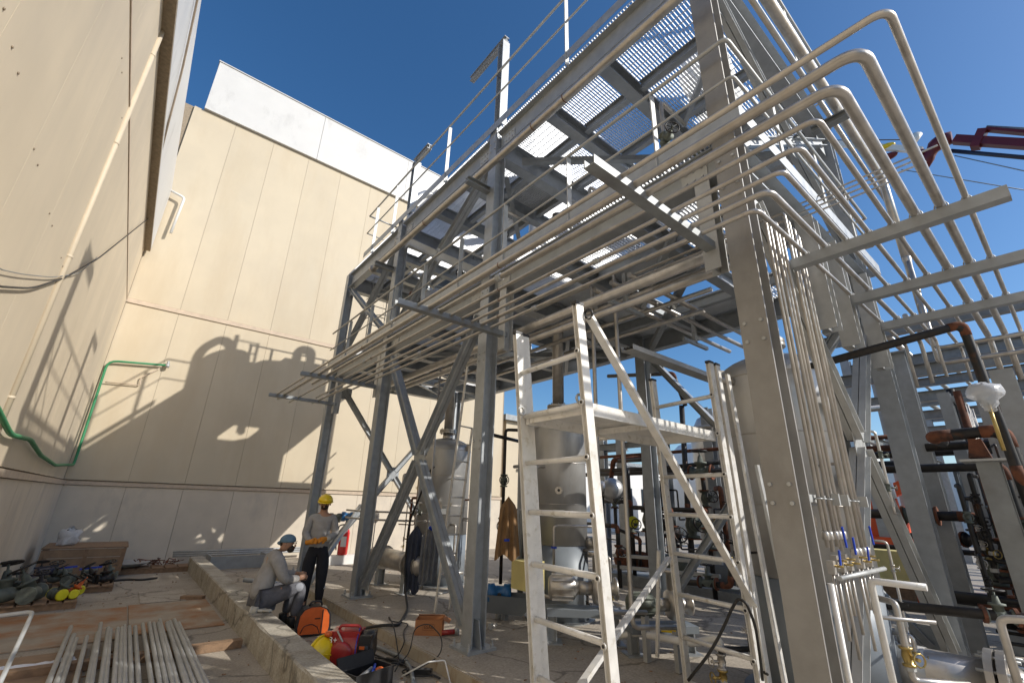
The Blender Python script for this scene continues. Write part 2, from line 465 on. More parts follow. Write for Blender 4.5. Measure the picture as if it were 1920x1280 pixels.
# left building
lw = thing('warehouse', 'beige panelled building along the left with white eaves fascia', 'building', (WX-2, 6, 0))
part('wall_core', MB().box(WX-8, WX-.06, -6, BY-.03, 0, 10.1), M['joint'], lw)
y = BY - .04
pl_ = 1.19
while y > -5.5:
    a = y - pl_
    part('wall_panel', MB().box(WX-.055, WX, a+.002, y-.002, 6.66, 8.6), M['cream_l'], lw)
    part('wall_panel', MB().box(WX-.055, WX, a+.002, y-.002, 1.93, 6.58), M['cream_l'], lw)
    part('plinth_panel', MB().box(WX-.055, WX+.03, a+.006, y-.006, 0, 1.80), M['plinth'], lw)
    y = a
part('trim_strip', MB().box(WX-.05, WX+.06, -5.5, BY-.07, 1.81, 1.90), M['trim'], lw)
part('joint_strip', MB().box(WX-.05, WX+.012, -5.5, BY-.03, 6.60, 6.635), M['trim'], lw)
part('fascia', MB().box(WX-.2, WX+.15, -5.5, BY-.14, 8.15, 10.2), M['fascia'], lw)
part('soffit', MB().box(WX-.05, WX+.148, -5.5, BY-.15, 8.08, 8.148), M['joint'], lw)
scr = shared('screw', MB().lathe([(.011, 0), (.008, .006)], seg=6), M['joint'])
for px, py in [(22, 88), (33, 137), (63, 279), (70, 309), (92, 400), (97, 423), (114, 483), (117, 499), (228, 109), (228, 136), (228, 221), (228, 243), (6, 16)]:
    p = at(px, py, X=WX)
    inst('screw', scr, lw, (WX+.002, p.y, p.z), rot=(0, R(90), 0))
# downpipe on left wall
dp = thing('downpipe', 'round cream downpipe running down the beige left wall', 'pipe', (WX+.09, 7.0, 0))
part('pipe', MB().tube([(WX+.012, 7.0, 1.95), (WX+.012, 7.0, 8.08)], .034, 12), M['dpipe'], dp)
for z in (2.6, 4.3, 6.0, 7.6):
    part('bracket', MB().lathe([(.037, -.015), (.037, .015)], (WX+.012, 7.0, z), seg=12), M['dpipe'], dp)
# corner pieces
single('white_pipe', MB().tube([at(320, 357, Y=15.1), at(346, 371, Y=15.1), at(320, 437, Y=15.1)], .035, 8, .08),
       M['white'], 'thin white bent pipe under the left eaves in the building corner', 'pipe')
gh = MB().tube([(WX+.06, 5.2, 2.55), (WX+.06, 6.4, 2.40), (WX+.06, 7.4, 2.25), (WX+.07, 8.6, 2.30), (WX+.06, 10.0, 2.18), (WX+.06, 12.2, 2.12), (WX+.08, 13.9, 2.2), (WX+.1, 15.15, 2.25), (WX+.06, 15.2, 4.85), (.10, 15.2, 4.98)], .028, 8, .2)
ho = single('green_hose', gh, M['green'], 'green hose sagging along the left wall and rising in the corner', 'hose')
pt = MB().tube([(.1, 15.2, 4.98), (.1, 15.2, 5.1)], .03, 8); pt.lathe([(.05, 0), (.05, .1)], (.1, 15.2, 4.92), seg=8)
part('tap', pt, M['galv_lt'], ho)
single('thin_pipe', MB().tube([at(197, 716, Y=15.24), at(262, 722, Y=15.24), at(264, 708, Y=15.24), at(300, 690, Y=15.24)], .014, 6, .03),
       M['trim'], 'thin brown bent pipe below the green hose on the back wall', 'pipe')
def wl(pts): return [tuple(at(px, py, X=WX+.03)) for px, py in pts]
wire = [(WX+.03, 3.6, 3.4)] + wl([(-20, 536), (60, 541), (120, 521), (185, 484), (240, 440), (300, 392)])
single('wall_cable', MB().tube(wire, .010, 5, .3), M['rubber'], 'dark cable hanging in a slack curve on the left wall, lower one', 'cable')
wire = [(WX+.03, 3.6, 3.7)] + wl([(-20, 500), (40, 514), (100, 520), (150, 512), (182, 482)])
single('wall_cable', MB().tube(wire, .005, 5, .3), M['galv_dk'], 'thin grey cable on the left wall just above the dark one', 'cable')
wire = [(WX+.19, 6.0, 10.0), (WX+.19, 6.5, 9.6), (WX+.19, 7.3, 9.5), (WX+.19, 8.6, 8.9), (WX+.17, 9.5, 8.3), (WX+.12, 10.5, 8.2)]
single('eaves_cable', MB().tube(wire, .018, 5, .3), M['trim'], 'dark cable crossing the white fascia of the left building', 'cable')
# ------------------------------------------------------------------ steel frame
XA, XB, XC = 3.50, 7.22, 11.2
CY = [1.305, 4.90, 8.38, 11.6]
D1, D2 = 4.86, 7.56
fr = thing('steel_structure', 'two storey galvanized steel frame with grating decks over the vessels', 'steel structure', (5.4, 6, 0))
def column(x, y, z1, z0=.15):
    c = part('column', MB().hbeam((x, y, z0), (x, y, z1), .20, .20, u=(1, 0, 0), tw=.011, tf=.017), M['galv'], fr)
    b = part('base_plate', MB().box(x-.20, x+.20, y-.19, y+.19, .118, .149), M['galv'], c)
    for sx in (-.16, .16):
        for sy in (-.15, .15):
            part('anchor_bolt', MB().lathe([(.02, 0), (.02, .03), (.011, .032), (.011, .07)], (x+sx, y+sy, .149), seg=6, smooth=False), M['galv_lt'], c)
    for sy in (-1, 1):
        g = MB(); y0 = y + sy*.006; 
        pts = [(x, y+sy*.01, .15), (x, y+sy*.17, .15), (x, y+sy*.095, .42), (x, y+sy*.01, .42)]
        a = [(px-.006, py, pz) for px, py, pz in pts]; b2 = [(px+.006, py, pz) for px, py, pz in pts]
        g.add(a+b2, [(0, 1, 2, 3), (7, 6, 5, 4), (0, 4, 5, 1), (1, 5, 6, 2), (2, 6, 7, 3), (3, 7, 4, 0)])
        part('stiffener', g, M['galv'], c)
    return c
cols = {}
for x, nm in ((XA, 'A'), (XB, 'B')):
    for i, y in enumerate(CY):
        cols[nm, i] = column(x, y, D2-.52 if nm == 'A' and i in (0, 1, 2) else D2-.02)
cols['A', 0].data.materials.clear(); cols['A', 0].data.materials.append(M['galv_shade']); cols['A', 0]['label'] = 'big near column with deep shade put into its brownish zinc colour'
# columns of the near row run on past the upper deck
def bolts(parent, pts, ax):
    rot = {'-x': (0, R(-90), 0), '-y': (R(90), 0, 0), '-z': (R(180), 0, 0)}[ax]
    for p in pts: inst('bolt', BOLT, parent, p, rot=rot)
for i in (0, 1, 2):
    y = CY[i]
    part('column_head', MB().hbeam((XA, y, D2-.518), (XA, y, D2+.12), .20, .19, u=(1, 0, 0), tw=.012, tf=.018).hbeam((XA-.04, y-.10-.25*(i==2), D2+.121), (XA-.04, y-.10-.25*(i==2), {0: 9.9, 1: 9.62, 2: 9.05}[i]), .15, .15, u=(0, 1, 0), tw=.01, tf=.012), M['galv'], fr)
part('davit_arm', MB().hbeam((XA-.04, CY[0]-.18, 9.96), (XA-.04, CY[0]+.95, 9.96), .14, .12), M['galv'], fr)
part('davit_arm', MB().hbeam((XA-.04, CY[1]-.18, 9.62+.06), (XA-.04, CY[1]+.95, 9.68), .11, .10), M['galv'], fr)
part('davit_arm', MB().hbeam((XA-.05, CY[2]-.95, 9.12), (XA-.05, CY[2]-.27, 9.12), .12, .11), M['galv'], fr)
for (nm, i) in (('A', 0), ('A', 1)):
    c = cols[nm, i]; y = CY[i]; x = XA-.10
    for z in (4.2, 4.32, 2.9, 3.05, 1.75, 1.87) if i == 0 else (3.55, 3.65, 2.35, 2.45):
        for dy in (-.06, .06): bolts(c, [(x, y+dy, z)], '-x')

# main beams: deck 1 h .30 (top at 4.82), deck 2 h .40 (top at 7.52)
def ybeam(x, y0, y1, top, h, b, m='galv'):
    return part('beam', MB().hbeam((x, y0, top-h/2), (x, y1, top-h/2), h, b), M[m], fr)
def xbeam(y, x0, x1, top, h, b, m='galv'):
    return part('beam', MB().hbeam((x0, y, top-h/2), (x1, y, top-h/2), h, b), M[m], fr)
for top, h in ((4.82, .30), (7.52, .42)):
    for x in (XA, XB):
        for a, b in zip(CY, CY[1:]):
            ybeam(x, a+.105, b-.105, top, h, .17)
    for i, y in enumerate(CY):
        xbeam(y, XA+.105, XB-.105, top, h, .2)
# secondary beams
sec2 = [2.78, 3.84, 6.05, 7.2, 9.45, 10.5]
sec1 = [2.5, 3.7, 6.05, 7.2, 9.45, 10.5]
for top, ys, h, b in ((7.52, sec2, .24, .17), (4.82, sec1, .22, .15)):
    for y in ys:
        xbeam(y, XA+.01, XB-.01, top, h, b)
allY = {7.52: sorted(sec2+CY), 4.82: sorted(sec1+CY)}
for top, h in ((7.52, .16), (4.82, .16)):
    Y = allY[top]
    for x in (4.42, 5.35, 6.3):
        for a, b in zip(Y, Y[1:]):
            ybeam(x, a+.1, b-.1, top-.003, h, .09)
# horizontal bracing under deck 1 and 2
for (a, b, z) in [((3.8, 1.6), (7.0, 4.6), 4.45), ((7.0, 5.1), (3.8, 8.1), 4.45), ((3.8, 5.1), (7.0, 8.1), 7.0), ((7.0, 1.6), (3.8, 4.6), 7.0)]:
    part('brace', MB().angle((a[0], a[1], z), (b[0], b[1], z), .09), M['galv_dk'], fr)

# gratings
GR = {}
def grating(w, l, bars='x'):
    key = (round(w, 2), round(l, 2))
    if key in GR: return GR[key]
    g = MB(); p = .042; n = int(l/p)
    for i in range(n+1):
        y = i*l/n
        g.box(0, w, max(0, y-.0022), min(l, y+.0022), -.03, 0)
    k = max(2, int(w/.10))
    for j in range(k+1):
        x = j*w/k
        g.box(max(0, x-.0035), min(w, x+.0035), 0.004, l-.004, -.008, .0015)
    GR[key] = shared('grating_panel', g, M['grate'])
    return GR[key]
PL = {}
def dplate(w, l):
    key = (round(w, 2), round(l, 2))
    if key not in PL: PL[key] = shared('deck_plate', MB().box(0, w, 0, l, -.006, 0), M['plate'])
    return PL[key]
XS = [3.40, 4.42, 5.35, 6.3, 7.38]
XS2 = [7.38, 8.4, 9.5, 10.4, 11.33]
def lay(top, z, plan):
    Y = allY[top]
    for bx, xs in enumerate((XS, XS2)):
        if bx: continue
        for i in range(len(xs)-1):
            for j in range(len(Y)-1):
                if bx == 1 and Y[j] < CY[2]: continue
                k = plan(i, j, bx)
                w = xs[i+1]-xs[i]-.006; l = Y[j+1]-Y[j]-.006
                if k == 'g': inst('grating_panel', grating(w, l), fr, (xs[i]+.003, Y[j]+.003, z), kind='stuff')
                elif k == 'p': inst('deck_plate', dplate(w, l), fr, (xs[i]+.003, Y[j]+.003, z))
def plan2(i, j, bx):
    if bx == 1: return 'g'
    if (i, j) in ((2, 1), (2, 4), (2, 7)): return None
    return 'g'
def plan1(i, j, bx):
    if bx == 1: return 'g'
    if (i, j) in ((2, 0), (2, 1), (1, 4), (2, 4), (2, 7)): return None      # openings round the vessels
    if i >= 1 and j in (1, 2, 3, 5): return 'p'
    return 'g'
lay(7.52, 7.556, plan2)
lay(4.82, 4.856, plan1)

# toe boards and handrails
def rail(pts, z, hgt=1.2, posts=(), mid=(.5,), toe=True, name='handrail', r=.021, lit=False):
    top = part(name, MB().tube([(x, y, z+hgt) for x, y in pts], r, 8, .06), M['galv_lt'], fr)
    for m_ in mid:
        part('mid_rail', MB().tube([(x, y, z+hgt*m_) for x, y in pts], r*.75, 6, .05), M['galv_lt'], top)
    for (x, y) in posts:
        part('rail_post', MB().bar((x, y, z-.1), (x, y, z+hgt-r), .07, .014, (1, 0, 0)), M['galv_lt'], top)
    if toe:
        for (a, b) in zip(pts, pts[1:]):
            part('toe_board', MB().bar((a[0], a[1], z+.075), (b[0], b[1], z+.075), .15, .006), M['galv'], top)
    return top
# upper deck
rail([(3.36, 1.15), (3.36, 10.45), ], D2, 1.28, [(3.375, y) for y in (1.9, 3.16, 6.4, 8.74, 9.9)], mid=(.58,))
rail([(3.36, 10.45), (4.3, 10.45)], D2, 1.28, [(4.3, 10.45)], mid=(.58,), toe=False)
rail([(3.4, 1.13), (7.44, 1.13)], D2, 1.28, [(4.7, 1.14), (6.0, 1.14)], mid=(.58,), toe=True)
rail([(7.5, 1.2), (7.5, 11.72), (4.35, 11.72)], D2, 1.2, [(7.5, y) for y in (2, 3.5, 5, 6.5, 8, 9.5, 11)]+[(6.6, 11.72), (5.8, 11.72), (5.0, 11.72), (4.4, 11.72)], mid=(.5,))
# lower deck
rail([(3.3, 11.7), (3.3, 1.1), (7.5, 1.1)], D1, .93, [(3.31, y) for y in (1.9, 3.1, 4.35, 5.5, 6.7, 7.9, 9.1, 10.4)]+[(x, 1.11) for x in (4.3, 5.5, 6.6)], mid=(.5,))
rail([(7.5, 1.1), (7.5, 11.7)], D1, .93, [(7.5, y) for y in (3, 5, 7, 9)], mid=(.5,))
# X braces
def xbrace(p, q, r_, s__, u, m='galv', w=.14):
    """p-q and r-s cross; drawn as channels"""
    p, q, r_, s__ = map(Vector, (p, q, r_, s__))
    c = (p+q+r_+s__)/4
    n = Vector(u)
    for a, b in ((p, q), (r_, s__)):
        d = (b-a).normalized()
        for t0, t1 in ((a, c-d*.10), (c+d*.10, b)):
            side = n.cross(d)
            o = part('brace', MB().channel(t0+n*.004, t1+n*.004, w, .06, u=side), M[m], fr)
            part('brace', MB().channel(t1-n*.004, t0-n*.004, w, .06, u=side), M[m], fr)
    part('gusset_plate', MB().obox(c, (.006 if abs(n.x) > .5 else .34, .34 if abs(n.x) > .5 else .006, .36)), M[m], fr)
    for e in (p, q, r_, s__):
        part('gusset_plate', MB().obox(e*.97+c*.03, (.006 if abs(n.x) > .5 else .3, .3 if abs(n.x) > .5 else .006, .3)), M[m], fr)
xbrace((XA, 8.14, 4.35), (XA, 5.08, .35), (XA, 5.12, 4.30), (XA, 8.15, .35), (1, 0, 0))
xbrace((XA, 8.12, 7.05), (XA, 5.12, 5.0), (XA, 5.1, 7.0), (XA, 8.12, 5.0), (1, 0, 0))
xbrace((XA, 11.4, 7.05), (XA, 8.6, 5.0), (XA, 8.6, 7.0), (XA, 11.4, 5.0), (1, 0, 0), w=.1)
xbrace((3.8, 11.6, 4.3), (7.0, 11.6, .35), (7.0, 11.6, 4.3), (3.8, 11.6, .35), (0, 1, 0), w=.12)
xbrace((3.80, 1.29, 4.3), (7.0, 1.29, .35), (7.0, 1.29, 4.3), (3.80, 1.29, .35), (0, 1, 0), m='galv_lt')
xbrace((3.8, 1.29, 7.05), (7.0, 1.29, 5.0), (7.0, 1.29, 7.0), (3.8, 1.29, 5.0), (0, 1, 0), w=.1)
# inner braces on the far row
xbrace((XB, 4.65, 4.3), (XB, 1.5, .35), (XB, 1.5, 4.3), (XB, 4.65, .35), (1, 0, 0), w=.1)

# brackets for the outer pipes, on the long side
def hanger(x, y, z0, z1, w=.14):
    return part('hanger_post', MB().hbeam((x, y, z0), (x, y, z1), w, w, u=(1, 0, 0)), M['galv_lt'], fr)
for y, x0 in ((1.52, 1.86), (4.46, 1.9), (8.62, 2.0), (11.1, 2.0)):
    part('pipe_bracket', MB().channel((x0, y+.04, 3.80), (3.50, y+.04, 3.80), .09, .07, u=(0, 1, 0), t=.008), M['galv_dk'], fr)
    hanger(3.50, y+.04, 3.62, 4.52)
# brackets for the outer pipes, on the short side
for x, y0 in ((4.2, -.16), (5.43, -.18), (6.52, -.2)):
    part('pipe_bracket', MB().bar((x, y0, 3.795), (x, 1.2, 3.795), .09, .085).bar((x+.05, y0, 3.78), (x+.05, 1.2, 3.78), .05, .012), M['galv'], fr)
for x in (4.75, 5.43, 6.52):
    part('hanger_post', MB().hbeam((x, 1.16, 3.3), (x, 1.16, 4.5), .16, .16, u=(1, 0, 0)), M['galv_lt'], fr)
# stub brackets for the upper pipe
for y in (4.9, 8.4):
    part('pipe_bracket', MB().hbeam((2.98, y+.05, 6.42), (3.40, y+.05, 6.42), .10, .10), M['galv_dk'], fr)
part('pipe_bracket', MB().hbeam((5.9, .7, 6.42), (5.9, 1.15, 6.42), .10, .10), M['galv_dk'], fr)

# caged ladder at the far end
lad = thing('caged_ladder', 'narrow caged access ladder between the decks at the far end', 'ladder', (4.2, 11.15, 4.86))
for x in (4.0, 4.45):
    part('stile', MB().bar((x, 11.2, 4.86), (x, 11.2, 8.6), .05, .012, (0, 1, 0)), M['galv_lt'], lad)
z = 5.0
while z < 8.4:
    part('rung', MB().tube([(4.0, 11.2, z), (4.45, 11.2, z)], .012, 6), M['galv_lt'], lad); z += .28
for z in (5.6, 6.2, 6.8, 7.3):
    pts = [(4.22+.35*math.cos(a), 11.2-.0-.72*math.sin(a), z) for a in [math.pi*i/8 for i in range(9)]]
    part('cage_hoop', MB().tube(pts, .012, 5), M['galv_lt'], lad)
for a in (math.pi*.25, math.pi*.5, math.pi*.75):
    part('cage_strip', MB().bar((4.22+.35*math.cos(a), 11.2-.72*math.sin(a), 5.55), (4.22+.35*math.cos(a), 11.2-.72*math.sin(a), 7.35), .03, .006), M['galv_lt'], lad)

# splice plates with bolts near the column joints on the long side
for top, h in ((4.82, .30), (7.52, .42)):
    for i, y in enumerate(CY[:3]):
        for sg in ((1,) if i == 0 else (-1, 1)):
            yy = y + sg*.34
            sp = part('splice_plate', MB().box(XA-.018, XA-.006, yy-.13, yy+.13, top-h*.5-.09, top-h*.5+.09), M['galv_lt'], fr)
            for dy in (-.08, 0, .08):
                for dz in (-.05, .05):
                    inst('bolt', BOLT, sp, (XA-.018, yy+dy, top-h*.5+dz), rot=(0, R(-90), 0))
for i in (0, 1, 2):
    y = CY[i]
    for z in (4.60, 4.74, 7.2, 7.35):
        for dy in (-.06, .06): inst('bolt', BOLT, cols['A', i], (XA-.10, y+dy, z), rot=(0, R(-90), 0))

# extra ties, hangers and light angles under both decks
for k, (x0, y0, x1, y1, z) in enumerate([(3.7, 2.0, 5.3, 3.6, 4.42), (5.4, 5.2, 7.0, 6.8, 4.42), (3.8, 9.2, 6.9, 11.2, 4.40), (3.7, 9.0, 7.0, 10.9, 7.02), (4.4, 1.6, 5.3, 2.6, 7.2)]):
    part('brace', MB().angle((x0, y0, z), (x1, y1, z), .07), M['galv'], fr)
for k, (x, y) in enumerate([(4.45, 3.2), (5.3, 4.4), (4.45, 6.6), (6.3, 3.3), (5.35, 7.7), (4.4, 10.0), (6.2, 9.0)]):
    part('hanger_rod', MB().bar((x, y, 4.1), (x, y, 4.6), .05, .05, (1, 0, 0)), M['galv_lt'], fr)
    part('trapeze_bar', MB().bar((x-.35, y, 4.1), (x+.35, y, 4.1), .05, .05), M['galv'], fr)
# ------------------------------------------------------------------ eight pipes that run round the corner
PR = [.019, .031, .031, .018, .018, .018, .024, .020]
PY = [.04, .175, .32, .47, .62, .775, .925, 1.08]
PX = [2.16, 2.31, 2.46, 2.61, 2.77, 2.92, 3.07, 3.22]
ENDY = [11.4, 11.7, 9.5, 11.9, 8.9, 10.8, 11.6, 9.3]
LBL = ['outermost slim steel pipe of the row that bends round the near corner',
 'second steel pipe from outside, a thick one, bending round the near corner',
 'third steel pipe from outside, thick and bending round the near corner',
 'fourth steel pipe from outside in the row bending round the corner',
 'fifth steel pipe from outside in the row bending round the corner',
 'third steel pipe from the column in the row bending round the corner',
 'second steel pipe from the column, a thicker one, bending round the corner',
 'innermost steel pipe next to the near column, bending round the corner']
for i in range(8):
    r = PR[i]; z = 3.842 + r
    t = thing('outer_pipe', LBL[i], 'pipe', (PX[i], PY[i], z), 'pipes round the outer corner of the frame')
    xe = 7.9 + .12*i if i < 5 else 7.7
    zz = 3.3 - .03*(i % 3)
    pts = [(PX[i], ENDY[i], z), (PX[i], PY[i], z), (xe, PY[i], z), (xe, PY[i], zz)]
    if i in (4, 5): pts = [(PX[i], ENDY[i], z), (PX[i], PY[i], z), (xe, PY[i], z), (xe, PY[i], zz+.12)]
    part('pipe', MB().tube(pts, r, 12, r*3.0+.02, steps=7), M['inox'], t)
    for x in (4.2, 5.43, 6.52):
        if x < PX[i]+.2: continue
        part('u_bolt', MB().tube([(x, PY[i]-r-.006, z-r-.03), (x, PY[i]-r-.006, z), (x, PY[i]-(r+.006)*.7, z+(r+.006)*.7), (x, PY[i], z+r+.008), (x, PY[i]+(r+.006)*.7, z+(r+.006)*.7), (x, PY[i]+r+.006, z), (x, PY[i]+r+.006, z-r-.03)], .005, 5), M['galv_lt'], t)
    for y in (1.56, 4.5, 8.66):
        if y < PY[i]: continue
        part('u_bolt', MB().tube([(PX[i]-r-.006, y, z-r-.03), (PX[i]-r-.006, y, z), (PX[i]-(r+.006)*.7, y, z+(r+.006)*.7), (PX[i], y, z+r+.008), (PX[i]+(r+.006)*.7, y, z+(r+.006)*.7), (PX[i]+r+.006, y, z), (PX[i]+r+.006, y, z-r-.03)], .005, 5), M['galv_lt'], t)
    if i in (1, 3, 4, 6):            # weld rings
        w = MB()
        for y in (2.9, 6.3): w.torus((PX[i], y+.2*i, z), (0, 1, 0), r, .004, 12, 5)
        part('weld_seam', w, M['rust'], t)
for i, y in ((0, 5.2), (2, 3.3), (3, 7.2), (5, 2.4), (6, 6.1), (7, 3.6)):
    z = 3.842 + PR[i]
    o = [q for q in bpy.data.objects if q.name.startswith('outer_pipe') and q.get('label') == LBL[i]][0]
    part('union_nut', MB().lathe([(PR[i]+.002, -.04), (PR[i]+.010, -.035), (PR[i]+.010, -.005), (PR[i]+.005, 0), (PR[i]+.010, .005), (PR[i]+.010, .035), (PR[i]+.002, .04)], (PX[i], y, z), (0, 1, 0), 12), M['galv_lt'], o)
# upper pipe on its stubs
ux, uz = 3.15, 6.55
t = thing('upper_pipe', 'long thick steel pipe under the upper deck edge that turns down beyond the corner', 'pipe', (ux, .84, uz))
part('pipe', MB().tube([(ux, 8.95, uz), (ux, .84, uz), (7.93, .84, uz), (7.93, .84, 5.2)], .055, 14, .16, steps=7), M['inox'], t)
part('reducer', MB().lathe([(.055, 0), (.057, .02), (.04, .18), (.04, .3)], (7.93, .84, 5.2), (0, 0, -1), 14), M['inox'], t)
part('end_flange', MB().lathe([(.09, 0), (.09, .04)], (ux, 8.95, uz), (0, 1, 0), 14, False), M['inox'], t)
for y in (3.6, 3.0, 6.6): part('weld_seam', MB().torus((ux, y, uz), (0, 1, 0), .055, .006, 14, 5), M['rust'], t)
t = thing('drop_pipe', 'left of two slim steel pipes dropping below the thick one and turning outward', 'pipe', (7.88, .8, 3.8))
part('pipe', MB().tube([(7.86, .82, 5.1), (7.86, .82, 3.78), (7.86, -1.5, 3.78)], .028, 10, .09), M['inox'], t)
for z in (4.6, 4.2): part('coupling', MB().lathe([(.036, 0), (.036, .06)], (7.86, .82, z), seg=10), M['inox'], t)
t = thing('drop_pipe', 'right of two slim steel pipes dropping below the thick one and turning outward', 'pipe', (7.98, .8, 3.7))
part('pipe', MB().tube([(7.98, .84, 4.95), (7.98, .84, 3.60), (7.98, -1.5, 3.60)], .030, 10, .09), M['inox'], t)
for z in (4.45, 4.05): part('coupling', MB().lathe([(.038, 0), (.038, .06)], (7.98, .84, z), seg=10), M['inox'], t)
# second pipe inside the front face, parallel to the upper one
single('deck_pipe', MB().tube([(3.9, 1.0, 6.85), (9.2, 1.0, 6.85), (9.2, 1.0, 4.4)], .03, 10, .09), M['inox'], 'slim steel pipe just under the upper deck on the short side', 'pipe')
# wire fan of thin tubes towards the camera at the lower deck
for k, (y0, y1, x, z) in enumerate([(1.9, .1, 5.15, 4.98), (2.2, .3, 5.05, 4.86), (1.8, .2, 4.95, 4.74), (2.1, .4, 4.85, 4.62)]):
    single('instrument_tube', MB().tube([(x, y0, z), (x, y1, z)], .010, 6), M['inox'],
           ['topmost', 'second from top', 'third from top', 'lowest'][k] + ' of four thin tubes crossing under the deck corner toward open air', 'tube', 'thin tubes crossing the deck corner')
# vertical bundle beside the near column
lab = ['first', 'second', 'third', 'fourth', 'fifth']
XT = [3.74, 3.82, 3.93, 4.00, 4.09]
for k, x in enumerate(XT):
    yb = 1.20
    top = 4.18 - .05*(k % 3)
    t = thing('vertical_tube', lab[k] + ' thin vertical tube right of the big near column', 'tube', (x, yb, 1.4), 'thin vertical tubes beside the near column')
    part('tube', MB().tube([(x, yb+1.2+.2*k, top), (x, yb, top), (x, yb, 1.48-.03*(k % 2))], .0135, 8, .05), M['inox'], t)
    part('fitting', MB().lathe([(.014, 0), (.024, .01), (.024, .05), (.016, .06)], (x, yb, 1.52), seg=6), M['inox'], t)
XT2 = [4.27, 4.35, 4.47, 4.55]
for k, x in enumerate(XT2):
    yb = 1.20
    top = 4.40 - .04*k
    t = thing('vertical_tube', lab[k] + ' thin vertical tube of the right-hand bundle above the valve frame', 'tube', (x, yb, 1.4), 'thin vertical tubes above the valve frame')
    part('tube', MB().tube([(x, yb+.9+.25*k, top), (x, yb, top), (x, yb, 1.36)], .0150, 8, .05), M['inox'], t)
    part('fitting', MB().lathe([(.016, 0), (.027, .01), (.027, .05), (.016, .06)], (x, yb, 1.40), seg=6), M['inox'], t)
cb = thing('tube_clamp', 'galvanized clamp bar holding the vertical tube bundles beside the near column', 'clamp', (4.1, 1.07, 1.79))
part('bar', MB().bar((3.6, 1.235, 1.79), (4.68, 1.235, 1.79), .05, .02, (0, 0, 1)), M['galv_lt'], cb)
for x in (4.0, 4.66, 4.2): part('clip', MB().box(x-.012, x+.012, 1.15, 1.22, 1.75, 1.83), M['galv_lt'], cb)
for x in XT+XT2: part('clip', MB().torus((x, 1.20, 1.79), (0, 0, 1), .021, .006, 8, 5), M['galv_lt'], cb)

# the two big pipes and the channel at the underside of the lower deck
single('header_pipe', MB().tube([(3.86, 1.55, 4.02), (3.86, 8.9, 4.02)], .062, 14), M['inox'], 'thick steel header pipe slung below the lower deck, upper of two', 'pipe')
single('header_pipe', MB().tube([(3.78, 1.55, 3.78), (3.78, 8.2, 3.78)], .042, 12), M['inox'], 'slimmer steel header pipe slung below the lower deck, lower of two', 'pipe')
for k in range(3):
    single('under_pipe', MB().tube([(4.6+.55*k, 2.0+.4*k, 4.32), (4.6+.55*k, 10.2-.9*k, 4.32)], .032, 10), M['inox'],
           ['left', 'middle', 'right'][k] + ' of three steel pipes running under the lower deck plates', 'pipe')
for k in range(3):
    single('cross_pipe', MB().tube([(4.2, 2.95+.28*k, 4.40), (7.9, 2.95+.28*k, 4.40)], .035, 10), M['inox'],
           ['nearest', 'middle', 'farthest'][k] + ' of three steel pipes crossing under the lower deck', 'pipe')
# tall hanging tubes with flanges behind the scaffold
for k, (x, y, zt, zb, zf) in enumerate([(4.3, 3.64, 4.55, .62, 4.2), (4.3, 3.26, 4.6, .55, 4.25)]):
    t = thing('riser_tube', ['left', 'right'][k] + ' of two slender riser pipes behind the scaffold ladder', 'pipe', (x, y, zb))
    pts = [(x, y+1.4, zt), (x, y, zt), (x, y, zb), (x+.5, y-.2, zb-.02)]
    part('pipe', MB().tube(pts, .025, 10, .08), M['inox'], t)
    for dz in (0, .035): part('flange', MB().lathe([(.075, 0), (.075, .018)], (x, y, zf+dz), seg=14), M['galv_lt'], t)
    for a in range(4):
        part('stud', MB().tube([(x+.058*math.cos(a*1.57+.5), y+.058*math.sin(a*1.57+.5), zf-.02), (x+.058*math.cos(a*1.57+.5), y+.058*math.sin(a*1.57+.5), zf+.08)], .006, 5), M['galv_lt'], t)
    part('support_channel', MB().channel((x+.5, y-.2, .13), (x+.5, y-.2, zb-.06), .08, .05, u=(1, 0, 0)), M['galv_lt'], t)
# ------------------------------------------------------------------ helpers for process equipment
def flange(T, p, ax, r, th=.025, m='inox', n=6):
    f = part('flange', MB().lathe([(r, -th), (r, -.003), (r*.96, 0), (r, .003), (r, th)], p, ax, 16, False), M[m], T)
    return f
def handwheel(T, p, ax, r, m='valve'):
    b = MB().torus(p, ax, r, r*.11, 14, 5)
    axv = Vector(ax).normalized(); u = axv.orthogonal(); w = axv.cross(u)
    for a in (0, 1, 2):
        d = (u*math.cos(a*1.047) + w*math.sin(a*1.047)).normalized()*r
        b.tube([Vector(p)-d, Vector(p)+d], r*.06, 5)
    return part('handwheel', b, M[m], T)
def valve(T, p, axis, s, m='valve', stem=(0, 0, 1), wheel=True):
    """gate valve at p in a run along axis; s = half length"""
    p = Vector(p); ax = Vector(axis).normalized(); st = Vector(stem).normalized()
    v = part('valve_body', MB().lathe([(s*.62, -s), (s*.62, -s*.8), (s*.34, -s*.74), (s*.52, -s*.2), (s*.56, 0), (s*.52, s*.2), (s*.34, s*.74), (s*.62, s*.8), (s*.62, s)], p, ax, 14)
             .lathe([(s*.42, 0), (s*.40, s*.8), (s*.62, s*.84), (s*.62, s*1.0), (s*.3, s*1.05), (s*.2, s*1.6), (s*.08, s*1.65), (s*.08, s*2.3)], p, st, 12), M[m], T)
    if wheel:
        h = handwheel(T, p+st*s*2.1, st, s*.75, 'black')
    return v
